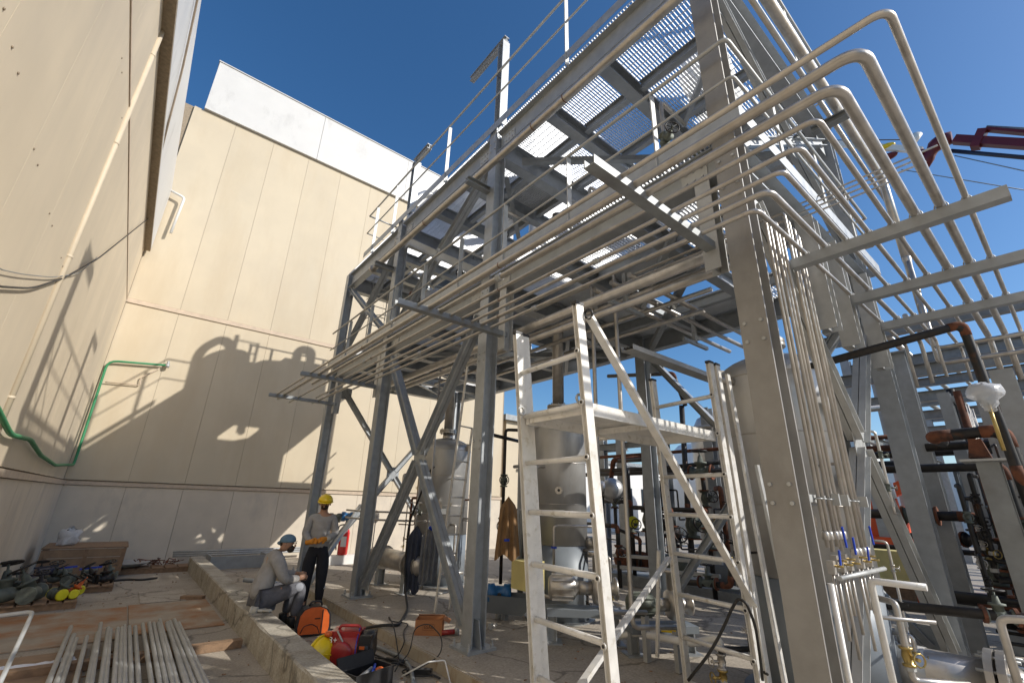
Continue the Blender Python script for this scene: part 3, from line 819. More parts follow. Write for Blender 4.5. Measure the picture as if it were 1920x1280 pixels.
def vessel(name, label, c, r, zb, zs, ztop, skirt=True, nozzles=()):
    x, y = c
    T = thing(name, label, 'vessel', (x, y, .12))
    prof = [(r, zb), (r, zs)]
    for i in range(1, 9):
        a = i/8*math.pi/2*.93
        prof.append((r*math.cos(a), zs + r*.52*math.sin(a)))
    part('shell', MB().lathe(prof, (x, y, 0), seg=48), M['inox_v'], T)
    for z in (zb + (zs-zb)*.33, zb + (zs-zb)*.68, zs):
        part('weld_seam', MB().torus((x, y, z), (0, 0, 1), r, .006, 48, 5), M['inox'], T)
    part('skirt', MB().lathe([(r*1.004, .14), (r*1.004, zb-.004)], (x, y, 0), seg=48), M['grey'], T)
    part('base_ring', MB().lathe([(r+.09, .121), (r+.09, .139)], (x, y, 0), seg=32, smooth=False), M['galv_dk'], T)
    zt = zs + r*.5
    part('top_nozzle', MB().lathe([(.11, zt-.06), (.11, zt+.12)], (x, y, 0), seg=18), M['inox'], T)
    for dz in (.12, .165): part('flange', MB().lathe([(.19, zt+dz), (.19, zt+dz+.035)], (x, y, 0), seg=20, smooth=False), M['inox'], T)
    for k in range(8):
        a = k*math.pi/4
        part('stud', MB().tube([(x+.155*math.cos(a), y+.155*math.sin(a), zt+.09), (x+.155*math.cos(a), y+.155*math.sin(a), zt+.23)], .009, 5), M['galv_lt'], T)
    part('neck_pipe', MB().tube([(x, y, zt+.2), (x, y, ztop)], .10, 18), M['inox'], T)
    # name plate, lifting lugs and a band on the side that faces the yard
    d0 = Vector((-x, -y, 0)).normalized(); w0 = Vector((-d0.y, d0.x, 0))
    q = Vector((x, y, zb+.45)) + d0*(r+.012)
    part('name_plate', MB().obox(q, (.006, .17, .11), Matrix.Rotation(math.atan2(d0.y, d0.x), 3, 'Z')), M['galv_lt'], T)
    for sg in (-1, 1):
        q = Vector((x, y, zs+.05)) + (d0*.6+w0*sg*.8).normalized()*(r+.03)
        part('lifting_lug', MB().obox(q, (.10, .025, .12), Matrix.Rotation(math.atan2(q.y-y, q.x-x), 3, 'Z')), M['inox'], T)
    for (ang, z, rr, L) in nozzles:
        d = Vector((math.cos(R(ang)), math.sin(R(ang)), 0)); p = Vector((x, y, z)) + d*(r-.03)
        n = part('side_nozzle', MB().tube([p, p+d*L], rr, 14), M['inox'], T)
        part('flange', MB().lathe([(rr*1.9, 0), (rr*1.9, .03)], p+d*L, d, 18, False), M['inox'], n)
        part('blind_hole', MB().lathe([(rr*.7, 0), (rr*.7, .004)], p+d*(L+.03), d, 14, False), M['blackp'], n)
        for k in range(6):
            a = k*math.pi/3; u = Vector((0, 0, 1)); w = d.cross(u)
            q = p+d*(L+.03)+(u*math.cos(a)+w*math.sin(a))*rr*1.5
            part('stud', MB().tube([q-d*.05, q+d*.02], rr*.18, 5), M['galv_dk'], n)
    return T
V1 = vessel('process_vessel', 'stainless process vessel behind the leaning ladder and hanging jackets', (5.4, 8.95), .55, 1.05, 2.75, 5.6, nozzles=[(230, 1.6, .06, .22), (200, 1.0, .04, .2)])
V2 = vessel('process_vessel', 'stainless process vessel standing behind the left scaffold ladder', (5.45, 5.45), .44, 1.12, 2.88, 7.2, nozzles=[(-55, 1.15, .10, .16), (225, 1.9, .03, .1)])
V3 = vessel('process_vessel', 'biggest stainless process vessel right behind the near column', (5.35, 1.95), .58, 1.12, 3.05, 5.0, nozzles=[(205, 1.62, .05, .12), (160, 3.0, .04, .25)])
def trim(T, cx, cy, rad, zlo, zhi, n, seed, a0=150, a1=300, m='inox'):
    rd = random.Random(seed)
    for k in range(n):
        a = R(rd.uniform(a0, a1)); rr = rad + rd.uniform(.10, .42)
        z0 = rd.uniform(zlo, zhi); z1 = max(zlo-.2, z0 - rd.uniform(.4, 1.2))
        d = Vector((math.cos(a), math.sin(a), 0)); w = Vector((-d.y, d.x, 0))
        c = Vector((cx, cy, 0))
        p0 = c + d*(rad-.02) + Vector((0, 0, z0)); p1 = c + d*rr + Vector((0, 0, z0)); p2 = c + d*rr + Vector((0, 0, z1))
        p3 = p2 + w*rd.choice([-.35, .35, .2]) + d*rd.uniform(0, .1)
        r = rd.choice([.011, .014, .018, .024])
        mm = m if rd.random() < .7 else rd.choice(['galv', 'black', 'rust'])
        tp = part('trim_pipe', MB().tube([p0, p1, p2, p3], r, 8, .04), M[mm], T)
        for q in range(rd.choice([1, 2])):
            zz = z1 + (z0-z1)*(.3+.4*q); s_ = r*2.6; pv = Vector((p1.x, p1.y, zz))
            vb = MB().lathe([(s_*.7, -s_), (s_*.7, -s_*.75), (s_*.45, -s_*.7), (s_*.6, 0), (s_*.45, s_*.7), (s_*.7, s_*.75), (s_*.7, s_)], pv, (0, 0, 1), 10)
            vb.tube([pv, pv+d*s_*1.6], s_*.22, 6).torus(pv+d*s_*1.6, d, s_*.7, s_*.1, 10, 5)
            part('small_valve', vb, M[rd.choice(['valve', 'inox', 'black', 'brass'])], tp)
        part('pipe_union', MB().lathe([(r*1.5, -.02), (r*1.5, .02)], (p1.x, p1.y, z1+.08), (0, 0, 1), 6, False), M['galv_lt'], tp)
trim(V1, 5.4, 8.95, .55, .6, 2.7, 12, 1)
trim(V2, 5.45, 5.45, .44, .5, 1.6, 6, 2, 260, 340)
trim(V3, 5.35, 1.95, .58, .4, 2.9, 7, 3, 120, 300)
# thin pipe and insulated box on the vessel behind the scaffold
t = thing('drain_pipe', 'thin steel drain pipe bent over in front of the scaffold vessel', 'pipe', (4.9, 5.1, .5))
part('pipe', MB().tube([(5.1, 5.35, 2.25), (4.85, 5.35, 2.25), (4.85, 5.35, .5), (4.85, 4.7, .5)], .024, 8, .07), M['inox'], t)
for z in (1.45, .85): flange(t, (4.85, 5.35, z), (0, 0, 1), .05, .012, 'bluep' if z > 1 else 'brass')
t = thing('drain_pipe', 'short thin pipe loop with blue fitting low in front of the scaffold vessel', 'pipe', (4.85, 4.8, .6))
part('pipe', MB().tube([(5.3, 4.5, 1.42), (4.75, 4.85, 1.42), (4.75, 4.85, .62)], .018, 8, .05), M['inox'], t)
flange(t, (4.75, 4.85, 1.14), (0, 0, 1), .04, .012, 'bluep'); flange(t, (4.75, 4.85, .9), (0, 0, 1), .05, .01, 'brass')
# pump set behind the scaffold
def pump(label, x, y, z, ang, s=1.0, motor='galv'):
    t = thing('pump', label, 'pump', (x, y, .12), rot=R(ang))
    part('base_frame', MB().box(-.45*s, .45*s, -.16*s, .16*s, z-.30*s-.12, z-.22*s-.12), M['grey'], t, local=True)
    for sx in (-.38, .38):
        part('leg', MB().hbeam((sx*s, 0, .0), (sx*s, 0, z-.31*s-.12), .12*s, .12*s, u=(1, 0, 0)), M['galv'], t, local=True)
        part('foot_plate', MB().box(sx*s-.12*s, sx*s+.12*s, -.13*s, .13*s, .0, .015), M['galv'], t, local=True)
    m = part('motor', MB().lathe([(.10*s, -.42*s), (.13*s, -.40*s), (.135*s, -.1*s), (.10*s, -.08*s), (.06*s, -.02*s)], (0, 0, z-.12), (1, 0, 0), 18), M[motor], t, local=True)
    for k in range(10):
        a = k*math.pi*2/10
        part('cooling_fin', MB().obox((-.25*s, .138*s*math.cos(a), z-.12+.138*s*math.sin(a)), (.26*s, .012*s, .03*s), Matrix.Rotation(a-math.pi/2, 3, 'X')), M[motor], m, local=True)
    part('coupling_guard', MB().lathe([(.08*s, -.04*s), (.08*s, .12*s)], (0, 0, z-.12), (1, 0, 0), 14), M['inox'], t, local=True)
    part('casing', MB().lathe([(.06*s, .12*s), (.17*s, .14*s), (.19*s, .20*s), (.17*s, .27*s), (.08*s, .30*s), (.08*s, .40*s), (.13*s, .41*s), (.13*s, .44*s)], (0, 0, z-.12), (1, 0, 0), 20), M['inox'], t, local=True)
    part('outlet', MB().lathe([(.06*s, 0), (.06*s, .25*s), (.11*s, .26*s), (.11*s, .30*s)], (.2*s, 0, z-.12+.12*s), (0, 0, 1), 14), M['inox'], t, local=True)
    return t
pump('stainless pump on galvanized legs low behind the left scaffold ladder', 4.75, 4.35, .72, -40, 1.0, 'inox')
pump('dark grey motor pump on a grey base behind the scaffold diagonal', 5.2, 3.55, .62, -30, .9, 'valve')
# blue transmitter heads
def gauge(label, p, m='blue', s=.11, face=(-.6, -.8, 0)):
    t = thing('transmitter', label, 'instrument', p)
    p = Vector(p); f = Vector(face).normalized(); w = Vector((f.y, -f.x, 0))
    part('housing', MB().lathe([(s*.75, -s*1.15), (s*.9, -s*1.1), (s*.9, -s*.5), (s*.7, -s*.4), (s*.7, s*.4), (s*.9, s*.5), (s*.9, s*1.1), (s*.75, s*1.15)], p, w, 16), M[m], t)
    part('stem', MB().tube([p-Vector((0, 0, s*.6)), p-Vector((0, 0, s*2.4))], s*.28, 8), M['galv_lt'], t)
    part('cable_gland', MB().tube([p+f*s*.6, p+f*s*1.1], s*.2, 8), M['blackp'], t)
    return t
gauge('bright blue transmitter head low beside the second column', tuple(at(936, 1112, X=4.6)), 'blue', .15)
gauge('blue transmitter head above the pipe by the fire extinguisher', tuple(at(652, 968, Y=12.0)), 'blue', .13)
gauge('grey green transmitter head left of the blue one', tuple(at(628, 970, Y=12.0)), 'valve', .12)

# horizontal flanged vessel low behind the first column
t = thing('horizontal_pipe', 'fat stainless flanged pipe lying low behind the crossed braces', 'pipe', (4.6, 8.2, .5))
part('pipe', MB().tube([(4.3, 9.6, .62), (4.3, 7.75, .62)], .17, 20), M['inox'], t)
flange(t, (4.3, 8.05, .62), (0, 1, 0), .23, .03); flange(t, (4.3, 9.2, .62), (0, 1, 0), .22, .03)
part('end_cap', MB().lathe([(.17, 0), (.16, .04), (.10, .10), (.0, .13)], (4.3, 7.75, .62), (0, -1, 0), 20), M['inox'], t)
for y in (9.3, 8.2):
    part('saddle_leg', MB().hbeam((4.3, y, .12), (4.3, y, .46), .14, .14, u=(1, 0, 0)), M['galv'], t)
    part('foot_plate', MB().box(4.16, 4.44, y-.13, y+.13, .122, .135), M['galv'], t)
# instrument post wrapped in a small bag
def wrapped(label, p, s, m='bag', h=1.0):
    t = thing('wrapped_gauge', label, 'gauge', p)
    p = Vector(p)
    random.seed(int(p.x*100))
    b = MB().ball(p, (s*.7, s*.7, s*1.25), 14, 10)
    b.v = [(x+random.uniform(-1, 1)*s*.10, y+random.uniform(-1, 1)*s*.10, z+random.uniform(-1, 1)*s*.10) for x, y, z in b.v]
    part('plastic_bag', b, M[m], t)
    part('gauge_case', MB().lathe([(s*.45, -s*.15), (s*.45, s*.15)], p, (-.6, -.8, 0), 16), M['galv'], t)
    part('stem', MB().tube([p-Vector((0, 0, s*.6)), p-Vector((0, 0, h))], s*.12, 8), M['inox'], t)
    return t
wrapped('bag wrapped gauge on a thin stem between the brace and ladder', tuple(at(705, 968, X=4.3)), .10, h=1.2)
# pipes and small valves around the first vessel
def piperun(name, label, pts, r, m='inox', bend=.06, valves=(), fl=(), wheel=True, cat='pipe'):
    c = Vector(pts[0])
    t = thing(name, label, cat, tuple(c))
    part('pipe', MB().tube(pts, r, 10, bend), M[m], t)
    for (p, ax, s, vm) in valves: valve(t, p, ax, s, vm, stem=(-.6, -.8, .0) if abs(Vector(ax).normalized().z) > .7 else (0, 0, 1), wheel=wheel)
    for (p, ax, fr_) in fl: flange(t, p, ax, fr_, .016, m)
    return t
piperun('level_pipe', 'thin stainless level pipe with small valves left of the rear vessel', [(4.75, 8.7, 2.6), (4.55, 8.5, 2.6), (4.55, 8.5, .8), (4.8, 8.6, .8)], .022, valves=[((4.55, 8.5, 1.5), (0, 0, 1), .07, 'inox'), ((4.55, 8.5, 1.05), (0, 0, 1), .07, 'inox')])
piperun('level_pipe', 'thin stainless pipe crossing left from the rear vessel at chest height', [(5.0, 8.6, 1.45), (3.9, 9.6, 1.45), (3.9, 10.5, 1.45)], .02, valves=[((4.75, 8.82, 1.45), (1, -1, 0), .08, 'valve')], wheel=False)
piperun('level_pipe', 'second thin stainless pipe crossing left just below the first one', [(5.0, 8.5, 1.30), (3.9, 9.4, 1.30), (3.9, 10.5, 1.30)], .02)
piperun('riser_pipe', 'dark vertical pipe with small green valves right of the second column', [(5.3, 5.9, 2.9), (4.9, 6.2, 2.9), (4.9, 6.2, .5)], .028, 'black', valves=[((4.9, 6.2, 2.05), (0, 0, 1), .10, 'valve'), ((4.9, 6.2, 1.35), (0, 0, 1), .12, 'valve')])
piperun('riser_pipe', 'galvanized bent riser pipe right of the second column', [(5.6, 5.9, 2.5), (5.05, 5.9, 2.5), (5.05, 5.9, .4)], .045, 'galv', .1, fl=[((5.05, 5.9, 1.6), (0, 0, 1), .09)])
piperun('riser_pipe', 'dark horizontal pipe high right of the second column', [(5.6, 6.4, 2.75), (4.4, 6.0, 2.75)], .03, 'black')
piperun('riser_pipe', 'slim galvanized pipe with a valve beside the brown jacket', [(5.2, 6.3, 2.3), (5.2, 5.9, 2.3), (5.2, 5.9, .3)], .03, 'galv_lt', valves=[((5.2, 5.9, .95), (0, 0, 1), .11, 'rust')])
single('insulation_block', MB().box(4.62, 4.95, 5.25, 5.6, .55, .92), M['yellowt'], 'cream rectangular block beside the bright blue transmitter', 'block')
t = thing('grey_trough', 'dark grey chute under the bright blue transmitter', 'chute', (4.6, 5.8, .12))
part('trough', MB().add([(4.2, 6.1, .45), (4.8, 5.2, .45), (5.1, 5.4, .45), (4.5, 6.3, .45), (4.45, 5.95, .2), (4.75, 5.5, .2), (4.85, 5.57, .2), (4.55, 6.02, .2)], [(0, 1, 5, 4), (1, 2, 6, 5), (2, 3, 7, 6), (3, 0, 4, 7), (4, 5, 6, 7)]), M['grey'], t)
part('leg', MB().box(4.62, 4.68, 5.72, 5.78, .12, .2), M['grey'], t)

# near big pipe bottom right
t = thing('low_pipe', 'large stainless pipe lying low at the bottom right with bolted flange', 'pipe', (5.2, 1.2, .5))
part('pipe', MB().tube([(5.55, 2.1, .48), (5.55, .80, .48)], .165, 24), M['inox'], t)
for y in (.80, .73): 
    part('flange', MB().lathe([(.25, 0), (.25, .05)], (5.55, y-.02, .48), (0, 1, 0), 28, False), M['inox'], t)
for k in range(10):
    a = k*math.pi/5
    part('stud', MB().tube([(5.55+.21*math.cos(a), .63, .48+.21*math.sin(a)), (5.55+.21*math.cos(a), .88, .48+.21*math.sin(a))], .013, 6), M['galv_lt'], t)
part('end_cap', MB().lathe([(.165, 0), (.15, .05), (.10, .11), (.0, .13)], (5.55, .71, .48), (0, -1, 0), 24), M['inox'], t)
part('clamp_plate', MB().tube([(5.55, 1.45, .48), (5.55, 1.20, .48)], .172, 24), M['inox_v'], t)
part('vent_stub', MB().tube([(5.55, 1.35, .64), (5.55, 1.35, .78)], .03, 10), M['inox'], t)
for y in (1.9, 1.0): part('saddle_leg', MB().hbeam((5.55, y, .12), (5.55, y, .33), .14, .14, u=(1, 0, 0)), M['galv'], t)

# white tube stand with valve manifold right of the bundle
t = thing('valve_stand', 'white tube stand carrying the small valve manifold under the tube bundle', 'stand', (4.3, 1.0, .12))
zt = 1.28
cn = at(1632, 1088, Y=1.06); en = at(1730, 1070, X=cn.x)
part('top_rail', MB().tube([(cn.x+.03, 1.06, .12), (cn.x, 1.06, cn.z), (cn.x, en.y, cn.z)], .021, 10, .03), M['alu'], t)
part('leg', MB().tube([(cn.x-.42, 1.16, .12), (cn.x-.42, 1.16, cn.z)], .018, 8), M['alu'], t)
part('cross_rail', MB().tube([(3.72, 1.16, 1.30), (4.75, 1.16, 1.30)], .016, 8), M['galv_lt'], t)
for k, x in enumerate(XT+XT2):
    v = part('needle_valve', MB().box(x-.022, x+.022, 1.18, 1.22, 1.32 + .03*(k % 2), 1.40 + .03*(k % 2)), M['inox'], t)
    if k % 2 == 0: part('valve_handle', MB().bar((x-.02, 1.14, 1.38+.05*(k % 3)), (x-.03-.02*(k % 3), 1.13, 1.47+.07*(k % 3)), .016, .010, (1, 0, 0)), M['bluep'], v)
    part('valve_stem', MB().tube([(x, 1.18, 1.37+.03*(k % 2)), (x, 1.13, 1.37+.03*(k % 2))], .008, 6), M['brass'], v)
    part('tail_tube', MB().tube([(x, 1.20, 1.32), (x, 1.20, 1.05-.12*(k % 3))], .010, 6), M['inox'], v)
t = thing('tube_stand', 'small bent steel tube stand with couplings at the lower right', 'stand', (5.8, .9, .3))
part('tube', MB().tube([(5.0, .62, .60), (5.0, .62, 1.03), (5.0, .45, 1.05), (5.0, .42, .66)], .026, 10, .05), M['inox'], t)
for z in (.62, .66): part('flange', MB().lathe([(.075, z), (.075, z+.02)], (5.0, .42, 0), seg=14, smooth=False), M['inox'], t)
part('leg', MB().tube([(5.0, .62, .12), (5.0, .62, .60)], .02, 8), M['galv_lt'], t)
# ------------------------------------------------------------------ aluminium scaffold tower
sc = thing('scaffold_tower', 'worn aluminium scaffold tower with a plank platform between two ladder frames', 'scaffold', (3.1, 2.4, 0))
def upright(x, y, z0, z1, w=.078, d=.042, lean=(0, 0)):
    p0 = Vector((x, y, z0)); p1 = Vector((x+lean[0], y+lean[1], z1))
    o = part('upright', MB().channel(p0, p1, d if False else .055, .03, u=(0, 1, 0), t=.006).box(0, 0, 0, 0, 0, 0) if False else
             MB().prism(p0, p1, [(-w/2, -d/2), (w/2, -d/2), (w/2, -d/2+.006), (w*.22, -d/2+.010), (w*.22, d/2-.010), (w/2, d/2-.006), (w/2, d/2), (-w/2, d/2), (-w/2, d/2-.006), (-w*.22, d/2-.010), (-w*.22, -d/2+.010), (-w/2, -d/2+.006)], (1, 0, 0)), M['alu'], sc)
    part('end_cap', MB().obox(p1+Vector((0, 0, .012)), (w+.006, d+.006, .022)), M['blackp'], o)
    return o
SX0, SX1, SYN, SYF = 2.28, 4.20, 2.05, 2.78
LEAN = {SX0: .30, SX1: .20}
def sx_(x, z): return x + LEAN[x]*(3.05-z)/3.05
def zl(x): return .121 if x > 3.0 else .0
UP = [(SX0, SYN, 3.08, -.02), (SX0, SYF, 3.06, .02), (SX0, SYF+.03, 3.07, .115), (SX1, SYN, 3.04, -.06), (SX1, SYN+.01, 3.05, .09), (SX1, SYF, 3.02, .06)]
for (x, y, z1, dx) in UP:
    zb_ = zl(x)
    upright(sx_(x, zb_)+dx, y, zb_, z1, lean=(sx_(x, z1)-sx_(x, zb_), 0))
for x in (SX0, SX1):
    z = .19
    while z < 3.0:
        xa = sx_(x, z)
        o = part('rung', MB().tube([(xa+(-.02 if x == SX0 else -.06), SYN-.02, z), (xa+(.03 if x == SX0 else .06), SYF+.02, z)], .021, 10), M['alu'], sc)
        xe = xa - .052 + (-.02 if x == SX0 else -.06)
        part('rung_end', MB().lathe([(.021, 0), (.021, .006), (.012, .007), (.012, .001)], (xe, SYN, z), (-1, 0, 0), 10), M['alu'], o)
        part('rung_hole', MB().lathe([(.010, 0), (.010, .003)], (xe-.0065, SYN, z), (-1, 0, 0), 8), M['blackp'], o)
        z += .362
# extra narrow ladder section hooked to the right frame
# platform
pf = part('platform_frame', MB().bar((SX0+.10, SYN+.05, 2.34), (SX1-.04, SYN+.05, 2.34), .09, .03).bar((SX0+.10, SYF-.05, 2.34), (SX1-.04, SYF-.05, 2.34), .09, .03)
          .bar((SX0+.12, SYN+.07, 2.34), (SX0+.12, SYF-.07, 2.34), .07, .03).bar((SX1-.05, SYN+.07, 2.34), (SX1-.05, SYF-.07, 2.34), .07, .03).bar(((SX0+SX1)/2, SYN+.07, 2.33), ((SX0+SX1)/2, SYF-.07, 2.33), .05, .03), M['alu'], sc)
for k in range(5):
    y = SYN+.075+.116*k
    part('plank', MB().box(SX0+.10, SX1-.02, y, y+.112, 2.372, 2.390), M['alu'], sc)
for x in (SX0+.03, SX1-.03):
    for y in (SYN+.05, SYF-.05):
        part('hook', MB().torus((x, y, 2.40), (0, 1, 0), .03, .01, 10, 5), M['galv_lt'], sc)
# diagonals
def diag(p, q, w=.062):
    return part('diagonal_brace', MB().bar(p, q, w, .028, (0, 1, 0)), M['alu'], sc)
diag((SX0+.06, SYN-.04, 3.0), (SX1+.10, SYN-.045, .95))
diag(at(1085, 1290, Y=2.2), at(1255, 1045, Y=2.75), .045)
diag((SX1, SYF+.04, 1.30), (SX1+.3, SYF+.35, .3), .03)
part('strap', MB().torus((SX0+.05, SYN-.04, 3.02), (1, 0, .3), .035, .009, 12, 5), M['blackp'], sc)
# third, slimmer section to the right
lb = thing('ladder_section', 'slim aluminium ladder section standing against the right side of the scaffold', 'ladder', (4.35, 1.95, .12))
for x in (SX1+.42,):
    for y in (SYN-.10,):
        part('stile', MB().bar((x-.06, y, .12), (x-.13, y+.1, 3.0), .06, .025, (1, 0, 0)), M['alu'], lb)
        part('stile', MB().bar((x-.02, y-.14, .12), (x-.09, y-.04, 2.1), .05, .025, (1, 0, 0)), M['galv_lt'], lb)
# cable on the scaffold
cp = [at(1290, 1275, X=4.0), at(1330, 1225, X=4.05), at(1355, 1180, X=4.1), at(1372, 1140, X=4.1), at(1385, 1120, X=4.1), at(1400, 1130, X=4.1), at(1416, 1170, X=4.15), at(1425, 1230, X=4.2), at(1430, 1275, X=4.2)]
cp = [Vector((p.x, p.y, max(p.z, .13))) for p in cp]
single('black_cable', MB().tube(cp, .012, 6, .1), M['rubber'], 'black cable looped over the right side of the scaffold', 'cable')

# ladder leaning between first and second column
ld = thing('aluminium_ladder', 'narrow aluminium ladder leaning on the lower deck between the first two columns', 'ladder', (3.9, 6.6, .12))
A0 = at(814, 1150, Z=.12); B0 = at(861, 1110, Z=.12)
A0 = Vector((4.02, 6.65, .122)); 
B0 = Vector((4.26, 6.98-.32+.0, .122)) + Vector((.06, .06, 0))
top = Vector((.12, .38, 0))
A1 = Vector((4.0, 6.15, 3.95)); B1 = A1 + (B0-A0)
part('stile', MB().bar(A0, A1, .045, .02, (0, 1, 0)), M['alu'], ld)
part('stile', MB().bar(B0, B0+(B1-B0)*.72, .045, .02, (0, 1, 0)), M['alu'], ld)
L_ = (A1-A0).length; k = .25
while k < L_*.72:
    t_ = k/L_
    part('rung', MB().tube([A0.lerp(A1, t_), B0.lerp(B1, t_)], .012, 6), M['alu'], ld); k += .28
vt = thing('vertical_pipe', 'thin vertical pipe left of the leaning ladder', 'pipe', (4.0, 7.2, .2))
part('pipe', MB().tube([(4.05, 7.15, 4.1), (4.05, 7.15, .35)], .018, 8), M['inox'], vt)
part('coupling', MB().lathe([(.026, 0), (.026, .06)], (4.05, 7.15, 1.6), seg=8), M['inox'], vt)
# ------------------------------------------------------------------ tall equipment on and beside the upper deck
def elbow_duct(name, label, pts, r, bend, loc):
    t = thing(name, label, 'duct', loc)
    part('duct', MB().tube(pts, r, 16, bend, steps=8), M['inox_v'], t)
    part('duct_flange', MB().lathe([(r*1.15, 0), (r*1.15, .04)], pts[0], (0, 0, 1), 18, False), M['galv'], t)
    return t
def tank(label, x, y, r, z0, z1):
    t = thing('deck_tank', label, 'tank', (x, y, z0))
    prof = [(r*.5, z0), (r, z0+.15), (r, z1-.5*r)] + [(r*math.cos(a), z1-.5*r+.5*r*math.sin(a)) for a in (.4, .8, 1.2, 1.5)]
    part('shell', MB().lathe(prof, (x, y, 0), seg=28), M['inox_v'], t)
    for k in range(4):
        a = k*math.pi/2+.6
        part('leg', MB().bar((x+r*.8*math.cos(a), y+r*.8*math.sin(a), D2), (x+r*.8*math.cos(a), y+r*.8*math.sin(a), z0+.4), .1, .1, (1, 0, 0)), M['galv'], t)
    return t
tank('left of two stainless tanks on the far upper deck with arched duct', 5.0, 10.0, .52, 7.95, 9.65)
tank('right of two stainless tanks on the far upper deck', 6.35, 10.0, .52, 7.9, 9.5)
elbow_duct('arched_duct', 'arched duct bending over the left tank on the upper deck', [(4.32, 10.0, D2), (4.32, 10.0, 9.6), (4.75, 10.0, 10.05), (5.05, 10.0, 9.95), (5.05, 10.0, 9.5)], .11, .4, (4.32, 10.0, D2))
elbow_duct('arched_duct', 'looped duct at the far right of the upper deck', [(6.95, 9.95, D2), (6.95, 9.95, 10.3), (7.38, 9.95, 10.3), (7.38, 9.95, 8.2)], .12, .28, (6.95, 9.95, D2))
elbow_duct('arched_duct', 'low duct linking the right tank to the looped duct', [(5.9, 9.7, 9.0), (6.0, 9.7, 9.75), (6.9, 9.7, 9.9)], .10, .3, (5.9, 9.7, 9.0))
t = thing('tank_ladder', 'short vertical ladder rising between the tanks on the upper deck', 'ladder', (5.6, 9.8, D2))
for x in (5.28, 5.88): part('stile', MB().bar((x, 9.8, D2), (x, 9.8, 10.42 if x < 5.5 else 10.3), .09 if x < 5.5 else .05, .05, (1, 0, 0)), M['galv'], t)
for k in range(8): part('rung', MB().tube([(5.28, 9.8, 7.9+k*.34), (5.88, 9.8, 7.9+k*.34)], .02, 6), M['galv'], t)
t = thing('shadow_skid', 'low cabinets added behind the upper deck tanks to thicken the wall shadow', 'skid', (5.9, 10.9, D2))  # added out of view to fill out the shadow on the back wall
part('cabinet', MB().box(4.5, 5.6, 10.75, 11.3, D2+.02, 8.55), M['galv'], t)
part('cabinet', MB().box(5.7, 7.1, 10.75, 11.3, D2+.02, 8.9), M['grey'], t)
t = thing('deck_tank', 'stout stainless tank added between the two decks in the farthest bay to fill the wall shadow', 'tank', (6.3, 10.0, D1))  # added to close a sunlit gap in the back wall shadow
part('shell', MB().lathe([(.4, 5.1), (.66, 5.25), (.66, 6.7), (.5, 6.9), (.15, 6.98)], (6.3, 10.0, 0), seg=30), M['inox_v'], t)
for k in range(3): part('leg', MB().box(6.3+.45*math.cos(k*2.1)-.05, 6.3+.45*math.cos(k*2.1)+.05, 10+.45*math.sin(k*2.1)-.05, 10+.45*math.sin(k*2.1)+.05, D1, 5.14), M['galv'], t)
trim(t, 6.3, 10.0, .66, 5.2, 6.7, 8, 71, 150, 300)
t = thing('deck_tank', 'slimmer stainless tank added between the two decks near the far caged ladder for the wall shadow', 'tank', (5.0, 9.3, D1))  # second tank added as shadow filler between the decks
part('shell', MB().lathe([(.25, 5.1), (.4, 5.2), (.4, 6.5), (.3, 6.65), (.1, 6.7)], (5.0, 9.3, 0), seg=26), M['inox_v'], t)
part('skirt', MB().lathe([(.26, D1), (.26, 5.12)], (5.0, 9.3, 0), seg=20), M['grey'], t)
trim(t, 5.0, 9.3, .4, 5.1, 6.6, 6, 72, 150, 300)
# pipes and vessels glimpsed through the decks
V4 = piperun('stack_pipe', 'fat vertical pipe between the decks behind the second column', [(5.9, 6.6, 4.9), (5.9, 6.6, 8.6)], .16, 'inox_v', 0, fl=[((5.9, 6.6, 6.2), (0, 0, 1), .24)], wheel=False)
V5 = piperun('stack_pipe', 'fat elbowed pipe between the decks above the scaffold', [(5.6, 3.3, 5.4), (5.6, 3.3, 6.4), (6.6, 3.0, 6.4), (6.6, 3.0, 7.5)], .13, 'inox_v', .25, fl=[((5.6, 3.3, 5.7), (0, 0, 1), .2)], wheel=False)
trim(V4, 5.9, 6.6, .16, 5.2, 7.0, 9, 21, 100, 330)
trim(V5, 5.6, 3.3, .13, 5.3, 6.8, 8, 22, 100, 330)
random.seed(11)
names = ['slim pipe with a green valve between the decks beside the second column', 'slim pipe with a green valve between the decks near the first column', 'slim steel pipe with valve just above the lower deck in the middle bay', 'slim pipe with valve above the lower deck near the big column', 'slim rising pipe with valve at the middle of the upper deck', 'slim pipe with grey valve near the far ladder']
sp = [(4.3, 5.7), (4.5, 7.4), (5.0, 4.2), (4.4, 2.4), (6.2, 5.3), (4.6, 9.8)]
for (x, y), nm in zip(sp, names):
    piperun('deck_pipe', nm, [(x, y-.9, 5.6), (x, y, 5.6), (x, y, 6.9), (x+.6, y, 6.9)], .03, 'inox', .08, valves=[((x, y, 6.2), (0, 0, 1), .12, 'valve'), ((x, y-.4, 5.6), (0, 1, 0), .11, 'valve')])
t = thing('deck_cabinet', 'pale cabinet standing on the upper deck in the middle bay', 'cabinet', (4.9, 5.3, D2))
part('door', MB().box(4.55, 5.5, 5.15, 5.17, D2+.12, 9.0), M['white'], t)
part('body', MB().box(4.5, 5.55, 5.175, 6.6, D2+.02, 9.1), M['white'], t)
t = thing('deck_tank', 'short horizontal drum above the front bay of the upper deck', 'tank', (5.2, 2.6, D2))
part('shell', MB().lathe([(.0, -.75), (.3, -.6), (.38, -.45), (.38, .45), (.3, .6), (0, .75)], (5.9, 2.3, 8.2), (1, .2, 0), 20), M['white'], t)
for x in (5.6, 6.2): part('saddle', MB().box(x-.05, x+.05, 2.1, 2.5, D2, 7.9), M['galv'], t)

